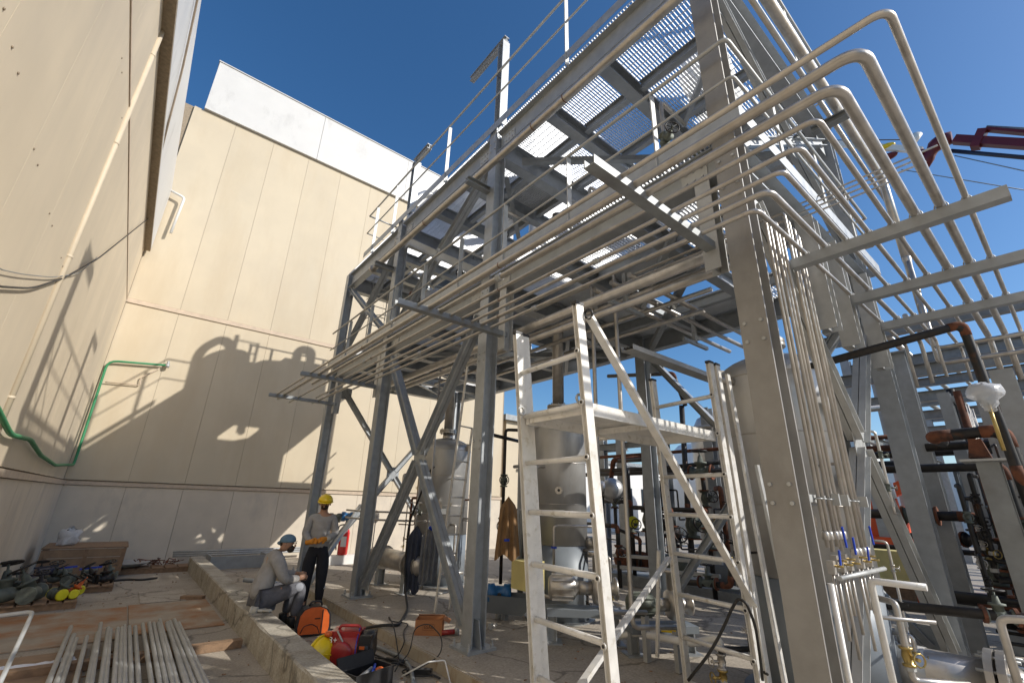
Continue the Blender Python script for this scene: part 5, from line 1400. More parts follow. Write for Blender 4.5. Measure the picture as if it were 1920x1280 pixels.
# valves lying on the pallets
def loose_valve(label, x, y, z, s, az, m='valve', cap=None, grp=None, tilt=0):
    t = thing('loose_valve', label, 'valve', (x, y, z), grp)
    ax = (math.cos(az), math.sin(az), tilt)
    valve(t, (x, y, z+s*.62), ax, s, m, stem=(-math.sin(az)*.5, math.cos(az)*.2, .8))
    if cap:
        d = Vector(ax).normalized()
        for sg in (-1, 1): part('end_cap', MB().lathe([(s*.64, 0), (s*.5, s*.12)], Vector((x, y, z+s*.62))+d*sg*s*1.02, d*sg, 14), M[cap], t)
    return t
zt = .114
loose_valve('big grey flanged valve at the left front of the near pallet', -1.0, 10.35, zt, .20, .3)
loose_valve('grey flanged valve standing beside the yellow caps on the near pallet', -.70, 10.32, zt, .19, 1.3)
loose_valve('grey green valve with yellow end caps on the near pallet', -.42, 10.35, zt, .13, -1.1, 'valve', 'yellowc')
loose_valve('valve with orange body and yellow caps at the pallet corner', -.26, 10.42, zt, .11, -1.3, 'orange', 'yellowc')
loose_valve('small valve with round yellow cap at the right end of the near pallet', -.24, 10.75, zt, .11, -.9, 'black', 'yellowc')
dn = ['upper left', 'upper middle', 'middle', 'right', 'far right', 'lowest right', 'top', 'back']
pos = [(-.95, 11.0, .12), (-.68, 11.05, .12), (-.4, 11.9, .12), (-.05, 11.9, .12), (.15, 12.2, .12), (.1, 11.75, .12), (-.6, 12.1, .13), (-.82, 12.2, .13)]
for k, (x, y, s) in enumerate(pos):
    loose_valve('small dark valve with handwheel in the heap on the pallets, ' + dn[k] + ' one', x, y, zt, s, random.uniform(0, 3), 'black' if k % 2 else 'valve', grp='dark valves heaped on the pallets')
for k, (x, y, z, c) in enumerate([(-.5, 12.05, .3, 'bluep'), (-.15, 12.0, .28, 'bluep'), (-.75, 11.9, .34, 'cranenavy'), (-.8, 11.2, .3, 'cranenavy')]):
    t = thing('lever_valve', ['blue handled valve in the middle of the heap', 'blue handled valve at the right of the heap', 'navy wrapped valve at the back of the heap', 'navy wrapped valve at the left of the heap'][k], 'valve', (x, y, z))
    part('lever', MB().bar((x-.15, y, z+.06), (x+.16, y+.05, z+.08), .03, .02), M[c], t)
    part('body', MB().lathe([(.07, -.1), (.05, -.06), (.06, 0), (.05, .06), (.07, .1)], (x, y, z), (1, .3, 0), 12), M[c if k > 1 else 'valve'], t)
# scraps by the back wall
random.seed(9)
wb = MB()
for _ in range(14):
    x = random.uniform(.55, 1.35); y = random.uniform(13.8, 14.2); z = .13
    pts = [(x+random.uniform(-.16, .16), y+random.uniform(-.12, .12), z+random.uniform(0, .14)) for _ in range(5)]
    wb.tube(pts, .009, 5, .06)
o = single('wire_scrap', wb, M['rust'], 'tangle of rusty wire scraps on the dark pallet by the back wall', 'wire')
o['kind'] = 'stuff'
single('metal_tray', MB().lathe([(.02, 0), (.30, .015), (.46, .09), (.47, .10)], (.36, 13.95, .12), seg=24), M['galv_lt'], 'shallow light metal tray by the back wall beside the crate', 'tray')
for k in range(3):
    single('floor_conduit', MB().tube([(1.3, 14.75+.09*k, .22+.04*k), (4.6, 14.75+.09*k, .22+.04*k)], .025, 8), M['galv_lt'], ['nearest', 'middle', 'farthest'][k] + ' of three steel conduits along the foot of the back wall', 'pipe')
t = thing('conduit_frame', 'low grey metal trough standing behind the curb by the back wall', 'trough', (2.2, 13.9, 0))
part('front', MB().box(1.95, 3.2, 13.5, 13.53, .02, .30), M['galv'], t)
part('side', MB().box(1.95, 1.98, 13.533, 14.3, .02, .30), M['galv'], t)
part('side', MB().box(3.17, 3.2, 13.533, 14.3, .02, .30), M['galv'], t)
single('black_rope', MB().tube([(.0, 12.9, .02), (.2, 12.7, .02), (.45, 12.8, .02), (.7, 12.6, .02), (.95, 12.75, .02)], .02, 6, .1), M['rubber'], 'short length of dark rope on the floor near the crate', 'rope')
# debris
random.seed(77)
db = MB()
for _ in range(420):
    x = random.uniform(-1.1, 3.0); y = random.uniform(3.2, 14)
    if 1.5 < x < 1.9: continue
    s = random.uniform(.006, .018)
    db.obox((x, y, s*.35), (s*random.uniform(.8, 3), s, s*.7), Matrix.Rotation(random.uniform(0, 3), 3, 'Z'))
for _ in range(200):
    x = random.uniform(3.1, 7); y = random.uniform(2, 11); s = random.uniform(.005, .015)
    db.obox((x, y, .12+s*.35), (s*random.uniform(.8, 3), s, s*.7), Matrix.Rotation(random.uniform(0, 3), 3, 'Z'))
o = single('floor_debris', db, M['wood'], 'small wood and stone crumbs scattered over the concrete floor', 'debris', kind='stuff')

# ------------------------------------------------------------------ fire extinguisher corner
e = at(647, 1042, Z=.30)
EX = (4.62, 12.2)
t = thing('low_wall', 'low white painted wall stub behind the fire extinguisher', 'wall', (4.6, 12.4, .12))
part('block', MB().box(3.75, 5.2, 12.35, 12.6, .121, .33), M['white'], t)
t = thing('extinguisher', 'red fire extinguisher with a white label standing on the low white wall', 'fire extinguisher', (4.66, 12.45, .33))
ex, ey, ez = 4.66, 12.45, .332
part('cylinder', MB().lathe([(.10, 0), (.125, .02), (.125, .52), (.10, .60), (.04, .65), (.04, .69)], (ex, ey, ez), seg=20), M['redext'], t)
part('label', MB().lathe([(.1265, .22), (.1265, .42)], (ex-.0, ey, ez), seg=20), M['paper'], t) if False else part('label', MB().add([(ex+.1275*math.cos(a), ey+.1275*math.sin(a), z) for z in (ez+.2, ez+.44) for a in [R(215+9*i) for i in range(8)]], [(i, i+1, 9+i, 8+i) for i in range(7)]), M['paper'], t)
part('valve_head', MB().box(ex-.03, ex+.03, ey-.03, ey+.03, ez+.691, ez+.74), M['blackp'], t)
part('handle', MB().bar((ex-.03, ey, ez+.76), (ex+.12, ey-.05, ez+.79), .02, .03), M['redext'], t)
part('hose', MB().tube([(ex-.03, ey, ez+.72), (ex-.18, ey, ez+.70), (ex-.20, ey, ez+.35), (ex-.17, ey, ez+.12)], .016, 8, .08), M['rubber'], t)
single('brown_panel', MB().obox((4.28, 12.9, .75), (.55, .03, .95), Matrix.Rotation(.12, 3, 'Y')), M['wood_lt'], 'brownish board leaning behind the fire extinguisher', 'board')
# diagonal pipe crossing behind the standing man
single('leaning_pipe', MB().tube([(3.05, 9.6, .18), (4.75, 11.9, 1.52)], .05, 12), M['galv'], 'thick grey pipe rising to the right behind the standing man', 'pipe')
single('leaning_plank', MB().tube([(2.0, 9.9, .28), (3.05, 9.62, .14)], .035, 8), M['galv'], 'short grey pipe on the floor between the two men', 'pipe')

# ------------------------------------------------------------------ tools between curb and slab
# orange and black tool bag
t = thing('tool_bag', 'orange and black tool bag standing on the ground behind the yellow helmet', 'bag', (2.33, 6.9, 0), rot=R(-12))
prof = [(-.20, .015), (.20, .015), (.215, .10), (.20, .24), (.15, .31), (.06, .345), (-.06, .345), (-.15, .31), (-.20, .24), (-.215, .10)]
def slab_(prof, y0, y1):
    n = len(prof); b = MB()
    b.add([(x, y0, z) for x, z in prof]+[(x, y1, z) for x, z in prof], [tuple(range(n)), tuple(reversed(range(n, 2*n)))]+[((i+1) % n, i, n+i, n+(i+1) % n) for i in range(n)])
    return b
part('body', slab_(prof, -.085, .12), M['blackp'], t, local=True)
part('front_panel', slab_([(x*.88, .02+z*.92) for x, z in prof], -.096, -.0855), M['orange'], t, local=True)
part('pocket_seam', MB().tube([(-.15, -.098, .05), (-.12, -.099, .13), (-.03, -.099, .15), (.05, -.098, .11), (.08, -.098, .04)], .005, 5, .03), M['blackp'], t, local=True)
part('strap', MB().bar((.10, -.100, .03), (.09, -.100, .31), .012, .03, (1, 0, 0)), M['blackp'], t, local=True)
part('carry_handle', MB().tube([(-.08, 0, .34), (-.06, 0, .39), (.06, 0, .39), (.08, 0, .34)], .012, 6, .03), M['blackp'], t, local=True)
part('print_mark', MB().box(.0, .07, -.0985, -.0965, .20, .215), M['ink'], t, local=True)
# red machine
t = thing('red_compressor', 'dark red portable machine with black end and white markings beside the yellow helmet', 'machine', (2.26, 5.45, 0), rot=R(-38)); t.scale = (1.08, 1.08, 1.08)
part('body', MB().lathe([(.10, -.22), (.15, -.19), (.155, .10), (.15, .12)], (0, 0, .17), (1, 0, 0), 20), M['red'], t, local=True)
part('top_shell', MB().box(-.17, .12, -.10, .10, .23, .335), M['red'], t, local=True)
part('front_disc', MB().lathe([(.115, 0), (.115, .02), (.09, .035), (.0, .04)], (-.03, -.145, .15), (0, -1, 0), 24), M['red'], t, local=True)
part('end_cover', MB().lathe([(.15, .12), (.15, .22), (.11, .25)], (0, 0, .18), (1, 0, 0), 18), M['blackp'], t, local=True)
part('grille', MB().box(.13, .24, -.14, .12, .10, .31), M['blackp'], t, local=True)
part('handle', MB().tube([(-.12, 0, .335), (-.10, 0, .365), (.08, 0, .365), (.10, 0, .335)], .014, 8, .03), M['red'], t, local=True)
part('carry_bar', MB().tube([(-.10, -.11, .34), (-.02, -.16, .26)], .009, 6), M['galv_lt'], t, local=True)
part('orange_tag', MB().box(.14, .19, -.15, -.142, .2, .225), M['orange'], t, local=True)
part('blue_cord', MB().tube([(.10, -.05, .36), (.11, -.17, .25), (.12, -.19, .10), (.20, -.20, .03)], .005, 5, .05), M['bluep'], t, local=True)
for k in range(2):
    part('foot', MB().box(-.14+.22*k, -.08+.22*k, -.10, .10, 0, .05), M['blackp'], t, local=True)
def text_part(name, body, size, loc, rot, m, parent, local=True, ext=.0008):
    cu = bpy.data.curves.new(name, 'FONT'); cu.body = body; cu.size = size; cu.extrude = ext; cu.align_x = 'CENTER'; cu.align_y = 'CENTER'
    tmp = bpy.data.objects.new(name, cu); COL.objects.link(tmp)
    dg = bpy.context.evaluated_depsgraph_get()
    me = bpy.data.meshes.new_from_object(tmp.evaluated_get(dg))
    bpy.data.objects.remove(tmp); bpy.data.curves.remove(cu)
    me.materials.clear(); me.materials.append(m)
    o = bpy.data.objects.new(name, me); COL.objects.link(o); o.parent = parent
    o.location = loc; o.rotation_euler = rot
    ORG[o.name] = Vector((0, 0, 0))
    return o
text_part('marking', '3+', .075, (-.12, -.148, .27), (R(90), 0, 0), M['white'], t)
# yellow helmet lying on its side against the machine
def helmet_mesh(r):
    b = MB(); prof = []
    for i in range(9):
        a = math.pi/2*i/8
        prof.append((r*math.cos(a)*1.0, r*.92*math.sin(a)))
    b.lathe(prof, (0, 0, 0), (0, 0, 1), 24)
    b.v = [(x*1.12, y, z) for x, y, z in b.v]
    b.tube([(0, 0, r*.93)]*1 + [(r*1.0, 0, r*.4)], .004, 5) if False else None
    return b
def brim_mesh(r):
    b = MB(); n = 24; vs = []; 
    for j in range(n):
        a = 2*math.pi*j/n
        w = .012 + .05*max(0, math.cos(a))**2
        vs += [(math.cos(a)*r*1.12, math.sin(a)*r, .0), (math.cos(a)*(r*1.12+w), math.sin(a)*(r+w*.7), -.012), (math.cos(a)*(r*1.12+w), math.sin(a)*(r+w*.7), -.017), (math.cos(a)*r*1.10, math.sin(a)*r*.98, -.008)]
    fs = []
    for j in range(n):
        k = (j+1) % n
        for q in range(4): fs.append((j*4+q, k*4+q, k*4+(q+1) % 4, j*4+(q+1) % 4))
    b.add(vs, fs, True); return b
def make_helmet(label, loc, rot, cat='helmet'):
    t = thing('hard_hat', label, cat, loc); ORG[t.name] = Vector((0, 0, 0)); t.rotation_euler = rot
    part('shell', helmet_mesh(.125), M['yellow'], t, local=True)
    part('brim', brim_mesh(.125), M['yellow'], t, local=True)
    for y in (-.02, .02): part('ridge', MB().tube([(-.10, y, .075), (-.05, y, .108), (0, y, .118), (.05, y, .108), (.11, y, .07)], .006, 6, .02), M['yellow'], t, local=True)
    return t
hh = make_helmet('yellow hard hat lying tipped on its side on the curb against the red machine', (1.97, 5.50, .17), (R(100), R(10), R(35))); hh.scale = (1.25, 1.25, 1.25)
part('ear_muff', MB().lathe([(.028, 0), (.033, .02), (.022, .035)], (.0, .128, .02), (0, 1, 0), 14), M['orange'], hh, local=True)
part('ear_muff', MB().lathe([(.028, 0), (.033, .02), (.022, .035)], (.0, -.128, .02), (0, -1, 0), 14), M['blackp'], hh, local=True)
# gloves on the curb and ground
def flat_glove(label, x, y, z, rz, m):
    t = thing('work_glove', label, 'glove', (x, y, z), rot=rz)
    b = MB().ball((0, 0, .02), (.055, .045, .02), 12, 8)
    for k, (dy, l) in enumerate([(-.033, .065), (-.011, .08), (.011, .078), (.033, .06)]):
        b.tube([(.03, dy, .02), (.055+l*.6, dy*1.2, .022), (.055+l, dy*1.3, .012)], [.012, .011, .008], 8, .01)
    b.tube([(-.01, .04, .02), (.02, .075, .02), (.05, .085, .014)], [.013, .012, .008], 8, .01)
    b.tube([(-.04, 0, .02), (-.11, 0, .022)], [.040, .045], 12)
    part('palm', b, M[m], t, local=True)
    part('cuff', MB().tube([(-.10, 0, .024), (-.13, 0, .024)], .046, 12), M['glovew'], t, local=True)
    return t
flat_glove('pale work glove lying on the curb beside the seated man', 1.72, 7.12, .287, R(-30), 'glovew')
flat_glove('orange and white work glove lying in front of the yellow helmet', 1.96, 5.12, .003, R(150), 'gloveo')
flat_glove('white work glove crumpled beside the orange one', 2.08, 5.25, .003, R(60), 'glovew')
# black tool case
t = thing('tool_case', 'open black tool case with small tools at the bottom edge', 'case', (2.22, 4.86, 0), rot=R(15))
part('tray', MB().box(-.22, .22, -.14, .14, .0, .012).box(-.22, -.208, -.14, .14, .0122, .16).box(.208, .22, -.14, .14, .0122, .16).box(-.2078, .2078, -.14, -.128, .0122, .16).box(-.2078, .2078, .128, .14, .0122, .16), M['blackp'], t, local=True)
part('lid', MB().obox((-.02, .15, .19), (.42, .02, .12), Matrix.Rotation(R(-20), 3, 'X')), M['blackp'], t, local=True)
part('tool', MB().tube([(-.1, -.03, .10), (.08, .02, .13)], .02, 8), M['galv_lt'], t, local=True)
part('tool', MB().ball((.12, -.05, .12), (.05, .04, .03), 10, 6), M['orange'], t, local=True)
part('tool', MB().tube([(.0, -.09, .12), (.15, .06, .14)], .014, 8), M['bluep'], t, local=True)
# welding extension and cables
def cable(label, pts, r=.011, cat='cable', m='rubber', bend=.18):
    return single('cable', MB().tube(pts, r, 7, bend, steps=5), M[m], label, cat)
cable('thick black welding cable running from the bag over the slab to the braces', [(2.45, 7.05, .03), (2.75, 6.75, .02), (3.02, 6.25, .16), (3.2, 6.2, .14), (3.45, 6.55, .135), (3.75, 7.0, .14), (4.0, 7.6, .25), (4.1, 7.9, .6), (4.12, 7.95, 1.3), (4.1, 7.3, 2.2), (4.08, 7.15, 2.25)], .018)
cable('grey hose lying along the slab edge', [(2.4, 7.1, .03), (2.65, 6.6, .03), (2.78, 5.9, .03), (2.86, 5.35, .03), (2.78, 5.0, .03), (2.6, 4.6, .03)], .022, m='galv_dk', cat='hose')
cable('thin black cable looping beside the cardboard box', [(2.62, 5.55, .02), (2.78, 5.35, .02), (2.95, 5.5, .13), (3.15, 5.95, .135), (3.4, 6.25, .135), (3.2, 6.45, .14), (3.0, 6.1, .3), (2.9, 5.7, .25), (2.75, 5.2, .03), (2.6, 5.0, .03)], .007)
cable('thin black cable with a raised loop over the slab edge', [(2.55, 5.1, .02), (2.8, 5.1, .1), (2.95, 5.3, .32), (3.1, 5.25, .36), (3.15, 5.0, .26), (3.05, 4.85, .13), (2.85, 4.95, .03), (2.65, 4.85, .02)], .006)
cable('tangled thin cable on the ground behind the black case', [(2.5, 5.6, .02), (2.62, 5.3, .03), (2.55, 5.15, .02), (2.72, 5.25, .04), (2.8, 5.05, .02), (2.62, 4.95, .03), (2.75, 4.75, .02), (2.9, 4.7, .02)], .008)
cable('orange tipped dark cable leading to the extension block', [(2.4, 6.0, .02), (2.65, 5.75, .02), (2.7, 5.4, .02), (2.85, 4.95, .02), (2.9, 4.6, .02)], .010)
t = thing('extension_block', 'black cable extension block on the ground by the slab edge', 'socket', (2.82, 4.88, 0), rot=R(-40))
part('block', MB().box(-.13, .13, -.035, .035, 0.0, .045), M['blackp'], t, local=True)
for k in range(4): part('socket', MB().lathe([(.018, 0), (.018, .003)], (-.09+.06*k, 0, .045), seg=10), M['galv_dk'], t, local=True)
t = thing('cable_plug', 'dark grip handle lying on the ground behind the extension block', 'grip', (2.75, 5.3, 0), rot=R(-60))
part('grip', MB().tube([(-.12, 0, .03), (.12, 0, .03)], .02, 8), M['blackp'], t, local=True)
part('collar', MB().lathe([(.024, 0), (.024, .03)], (.12, 0, .03), (1, 0, 0), 8), M['blackp'], t, local=True)
t = thing('wire_stand', 'thin bent white wire stand at the bottom edge near the slab', 'stand', (2.85, 4.5, 0))
part('wire', MB().tube([(2.55, 4.75, .06), (2.72, 4.55, .20), (2.88, 4.50, .20), (2.90, 4.40, .02)], .007, 6, .02), M['white'], t)
part('base', MB().lathe([(.16, 0.003), (.15, .02)], (2.62, 4.45, 0), seg=20), M['galv_dk'], t)
# cardboard box
t = thing('cardboard_box', 'open brown cardboard box with dark print on the slab', 'box', (3.40, 5.72, .12), rot=R(-38))
W, D_, Hh = .17, .11, .17
part('carton', MB().box(-W, W, -D_, D_, .001, .006).box(-W, W, -D_, -D_+.005, .0062, Hh).box(-W, W, D_-.005, D_, .0062, Hh).box(-W, -W+.005, -D_+.0052, D_-.0052, .0062, Hh).box(W-.005, W, -D_+.0052, D_-.0052, .0062, Hh), M['card'], t, local=True)
part('flap', MB().obox((0, D_+.05, Hh-.005), (2*W, .10, .004), Matrix.Rotation(R(-25), 3, 'X')), M['card'], t, local=True)
part('flap', MB().obox((W+.045, 0, Hh-.01), (.09, 2*D_-.01, .004), Matrix.Rotation(R(25), 3, 'Y')), M['card'], t, local=True)
pr = part('printed_frame', MB().tube([(-.07, -D_-.001, .06), (.07, -D_-.001, .06), (.07, -D_-.001, .125), (-.07, -D_-.001, .125), (-.07, -D_-.001, .065)], .0016, 4, .01), M['ink'], t, local=True)
text_part('print', 'ESAB', .052, (0, -D_-.002, .092), (R(90), 0, 0), M['ink'], t, ext=.0004)
t = thing('angle_grinder', 'small dark angle grinder beside the cardboard box', 'tool', (3.56, 5.50, .12), rot=R(-20))
part('body', MB().tube([(-.10, 0, .035), (.06, 0, .04)], [.028, .032], 10), M['red'], t, local=True)
part('head', MB().lathe([(.035, -.03), (.035, .03), (.02, .05)], (.09, 0, .04), (0, 0, 1), 12), M['galv'], t, local=True)
part('side_handle', MB().tube([(.09, 0, .06), (.11, .09, .07)], .012, 8), M['blackp'], t, local=True)
# fittings near the second column
for k, (x, y) in enumerate([(4.02, 5.55), (4.15, 5.42)]):
    t = thing('pipe_fitting', ['upright', 'lying'][k] + ' small pipe fitting on the slab beside the second column', 'fitting', (x, y, .12))
    part('sleeve', MB().lathe([(.035, 0), (.035, .06), (.022, .07), (.022, .12)], (x, y, .121) if k == 0 else (x, y, .16), (0, 0, 1) if k == 0 else (1, .3, 0), 12), M['inox'], t)
    part('nut', MB().lathe([(.042, 0), (.042, .02)], (x, y, .121) if k == 0 else (x, y, .163), (0, 0, 1) if k == 0 else (-1, -.3, 0), 6, False), M['galv_lt'], t)

# hanging clothes
def hanging(name, label, top, width, length, m, folds=5, seed=1, dirv=(.77, -.63, 0), taper=1.0, thick=.05):
    random.seed(seed); top = Vector(top); d = Vector(dirv).normalized(); n = Vector((-d.y, d.x, 0))
    b = MB(); nu, nv = 18, 12; rows = []
    ph = [random.uniform(0, 6) for _ in range(4)]
    for side in (1, -1):
        vs = []
        for j in range(nv+1):
            v = j/nv
            w = width*(.35 + (.65 if v > .12 else .65*v/.12))*(1+(taper-1)*v)
            for i in range(nu+1):
                u = i/nu-.5
                off = thick*(1-(2*u)**2)*side + .03*math.sin(folds*2*math.pi*u+ph[0]+v*1.5)*min(1, v*3) + .015*math.sin(9*v+ph[1]+u*5)
                z = -length*v - .05*abs(u)*(1-v)*4*.5 + (.04*math.sin(u*9+ph[2]) if j == nv else 0)
                vs.append(top + d*(u*w) + n*off + Vector((0, 0, z)))
        fs = [(j*(nu+1)+i, j*(nu+1)+i+1, (j+1)*(nu+1)+i+1, (j+1)*(nu+1)+i) for j in range(nv) for i in range(nu)]
        if side < 0: fs = [tuple(reversed(f)) for f in fs]
        b.add(vs, fs, True)
    return b
hb = hanging('jacket', '', at(782, 985, X=4.2), .26, 1.05, 'cloth', 3, 4)
j1 = thing('hanging_jacket', 'dark navy overall hanging on the leaning ladder, left one', 'jacket', tuple(at(782, 985, X=4.2)))
part('cloth', hb, M['cloth'], j1)
j2 = thing('hanging_jacket', 'grey blue work jacket hanging on the leaning ladder, right one', 'jacket', tuple(at(812, 985, X=4.15)))
part('cloth', hanging('j', '', at(810, 985, X=4.12), .30, .85, 'clothg', 4, 9), M['clothg'], j2)
part('collar', MB().torus(at(812, 990, X=4.08), (.3, .3, 1), .06, .018, 14, 6), M['bluep'], j2)
j3 = thing('hanging_apron', 'brown leather welding jacket hanging beside the left scaffold ladder', 'jacket', tuple(at(955, 940, X=4.3)))
part('leather', hanging('j', '', at(954, 930, X=4.3), .22, .80, 'tan', 3, 6, taper=1.6), M['tan'], j3)
part('blue_tag', MB().obox(at(950, 1012, X=4.2), (.08, .02, .03)), M['bluep'], j3)
# yellow level on the pump base
t = thing('yellow_level', 'bright yellow spirit level on the pipe behind the scaffold', 'level', tuple(at(1255, 1180, X=5.0)))
c = Vector(at(1255, 1180, X=5.0))
part('body', MB().obox(c, (.03, .17, .05), Matrix.Rotation(.5, 3, 'Z')), M['yellow'], t)
part('vial', MB().obox(c+Vector((0, 0, .028)), (.015, .04, .006), Matrix.Rotation(.5, 3, 'Z')), M['glass'], t)
c = at(1170, 1195, X=4.7)
piperun('low_header', 'white painted pipe elbow low behind the scaffold, left one', [tuple(at(1140, 1195, X=4.9)), tuple(at(1230, 1180, X=4.9))], .035, 'white', 0)
piperun('low_header', 'steel pipe low behind the scaffold ending in an elbow toward the right ladder', [tuple(at(1215, 1190, X=4.6)), tuple(at(1300, 1205, X=4.6)), tuple(at(1350, 1195, X=4.6)), tuple(at(1352, 1230, X=4.6))], .035, 'white', .08)
# ------------------------------------------------------------------ people
def skin_mesh(name, J, E, sub=2, m=None, root=None):
    """J: name -> (x,y,z,rx[,ry]); grows one continuous surface round the joints"""
    keys = list(J); me = bpy.data.meshes.new(name)
    me.from_pydata([J[k][:3] for k in keys], [(keys.index(a), keys.index(b)) for a, b in E], [])
    o = bpy.data.objects.new(name, me); COL.objects.link(o)
    md = o.modifiers.new('skin', 'SKIN'); md.use_smooth_shade = True; md.branch_smoothing = .6
    for i, k in enumerate(keys):
        r = J[k][3]; r2 = J[k][4] if len(J[k]) > 4 else r
        me.skin_vertices[0].data[i].radius = (r, r2)
        me.skin_vertices[0].data[i].use_root = (k == (root or keys[0]))
    s = o.modifiers.new('sub', 'SUBSURF'); s.levels = sub; s.render_levels = sub
    dg = bpy.context.evaluated_depsgraph_get(); dg.update()
    out = bpy.data.meshes.new_from_object(o.evaluated_get(dg))
    bpy.data.objects.remove(o); bpy.data.meshes.remove(me)
    out.name = name; out.materials.clear()
    if m: out.materials.append(m)
    out.polygons.foreach_set('use_smooth', [True]*len(out.polygons))
    return out
def chain(*n): return [(n[i], n[i+1]) for i in range(len(n)-1)]
def head_parts(t, hc, f, beard, hair=None):
    """hc head centre, f facing unit vector"""
    f = Vector(f).normalized(); hc = Vector(hc); s = f.cross(Vector((0, 0, 1))).normalized(); up = s.cross(f)
    for sg in (-1, 1):
        e = hc + f*.088 + s*.032*sg + up*.01
        part('eye', MB().ball(e, .011, 8, 6), M['ink'], t, local=True)
        part('eyebrow', MB().tube([e+up*.02-s*.018+f*.003, e+up*.024+f*.005, e+up*.018+s*.018+f*.002], .004, 5), M['hair'], t, local=True)
        part('ear', MB().ball(hc+s*.082*sg-f*.005-up*.005, (.012, .02, .03), 8, 6), M['skin'], t, local=True)
    part('nose', MB().ball(hc+f*.100-up*.02, (.014, .014, .022), 8, 6), M['skin'], t, local=True)
    part('mouth', MB().tube([hc+f*.094-up*.058-s*.022, hc+f*.098-up*.056, hc+f*.094-up*.058+s*.022], .004, 5), M['red'], t, local=True)
    part('moustache', MB().tube([hc+f*.090-up*.050-s*.03, hc+f*.100-up*.043, hc+f*.090-up*.050+s*.03], .008, 6), M['hair'], t, local=True)
    if beard:
        b = MB().ball(hc+f*.050-up*.070, .050, 14, 10)
        b.v = [(p[0], p[1], p[2]) for p in b.v]
        part('beard', b, M['hair'], t, local=True)
def glove(t, wrist, d, palmn, m, m2='glovew', curl=.9, s=1.0):
    """gloved hand: palm and five curled fingers, d forward"""
    w = Vector(wrist); d = Vector(d).normalized(); n = Vector(palmn); n = (n-d*n.dot(d)).normalized(); s_ = d.cross(n)
    b = MB().tube([w-d*.03, w+d*.0, w+d*.04*s, w+d*.085*s], [.034*s, .036*s, .044*s, .038*s], 12, 0)
    for k, l in enumerate((.07, .08, .075, .06)):
        o = w + d*.07*s + s_*(.030-.02*k)*s
        b.tube([o, o+d*.028*s+n*.006, o+d*.045*s+n*l*.35*curl, o+d*.04*s+n*l*.75*curl], [.0115*s, .011*s, .0105*s, .008*s], 8, .012)
    o = w+d*.03*s+s_*.036*s
    b.tube([o, o+s_*.025*s+d*.02*s+n*.01, o+s_*.018*s+d*.045*s+n*.03], [.014*s, .012*s, .009*s], 8, .01)
    g = part('glove', b, M[m], t, local=True)
    part('cuff', MB().tube([w-d*.075, w-d*.01], [.042*s, .038*s], 12), M[m2], g, local=True)
    return g

# ---- standing man: faces the camera, hands together at the waist
mx, my = 2.69, 8.28
face = math.atan2(-my+0.0, -mx-.1)
st = thing('person', 'standing man in grey pullover, dark trousers and yellow hard hat holding orange gloves together', 'person', (mx, my, 0), rot=face+math.pi/2)
# local axes: facing -Y
J = {'pelvis': (0, 0, .93, .135, .10), 'waist': (0, .0, 1.08, .125, .095), 'chest': (0, -.005, 1.28, .155, .11), 'upper': (0, .01, 1.38, .12, .09), 'neck': (0, -.0, 1.475, .052), 'head0': (0, -.02, 1.53, .062), 'head': (0, -.035, 1.60, .083, .092), 'crown': (0, -.02, 1.665, .062),
     'shL': (.17, .01, 1.385, .058), 'elL': (.235, -.03, 1.12, .043), 'wrL': (.085, -.22, 1.06, .029), 'haL': (.03, -.26, 1.055, .03),
     'shR': (-.17, .01, 1.385, .058), 'elR': (-.24, -.0, 1.12, .043), 'wrR': (-.13, -.20, 1.02, .029), 'haR': (-.07, -.25, 1.03, .03),
     'hiL': (.095, 0, .86, .095), 'knL': (.115, -.03, .48, .060), 'anL': (.13, .02, .09, .042), 'toL': (.15, -.12, .04, .035),
     'hiR': (-.095, 0, .86, .095), 'knR': (-.10, -.01, .48, .060), 'anR': (-.10, .03, .09, .042), 'toR': (-.13, -.11, .04, .035)}
E_ = chain('pelvis', 'waist', 'chest', 'upper', 'neck', 'head0', 'head', 'crown') + chain('upper', 'shL', 'elL', 'wrL', 'haL') + chain('upper', 'shR', 'elR', 'wrR', 'haR') + chain('pelvis', 'hiL', 'knL', 'anL', 'toL') + chain('pelvis', 'hiR', 'knR', 'anR', 'toR')
part('body', skin_mesh('body', J, E_, m=M['skin']), M['skin'], st, local=True)
def sub(J, names, g, over={}):
    out = {}
    for k in names:
        v = J[k]; r = v[3]+g; r2 = (v[4] if len(v) > 4 else v[3])+g
        out[k] = (v[0], v[1], v[2], r, r2)
    out.update(over); return out
shirt = sub(J, ['chest', 'waist', 'upper', 'shL', 'elL', 'shR', 'elR'], .022,
            {'hem': (0, 0, .83, .185, .145), 'upper': (0, .01, 1.38, .15, .12), 'waist': (0, 0, 1.08, .168, .130), 'chest': (0, -.005, 1.28, .195, .145), 'wr2L': (.10, -.20, 1.063, .045, .045), 'wr2R': (-.135, -.185, 1.025, .045, .045), 'col': (0, .005, 1.455, .068, .068)})
part('pullover', skin_mesh('pullover', shirt, chain('hem', 'waist', 'chest', 'upper', 'col')+chain('upper', 'shL', 'elL', 'wr2L')+chain('upper', 'shR', 'elR', 'wr2R'), m=M['sweater'], root='hem'), M['sweater'], st, local=True)
tr = sub(J, ['pelvis', 'hiL', 'knL', 'hiR', 'knR'], .024, {'an2L': (.128, .015, .12, .062, .062), 'an2R': (-.10, .025, .12, .062, .062), 'knL': (.115, -.03, .48, .092, .092), 'knR': (-.105, -.01, .48, .092, .092), 'thL': (.105, -.01, .70, .112, .112), 'thR': (-.10, 0, .70, .112, .112), 'hiL': (.085, 0, .86, .13, .13), 'hiR': (-.085, 0, .86, .13, .13), 'belt': (0, 0, 1.06, .15, .12), 'pelvis': (0, 0, .94, .17, .135)})
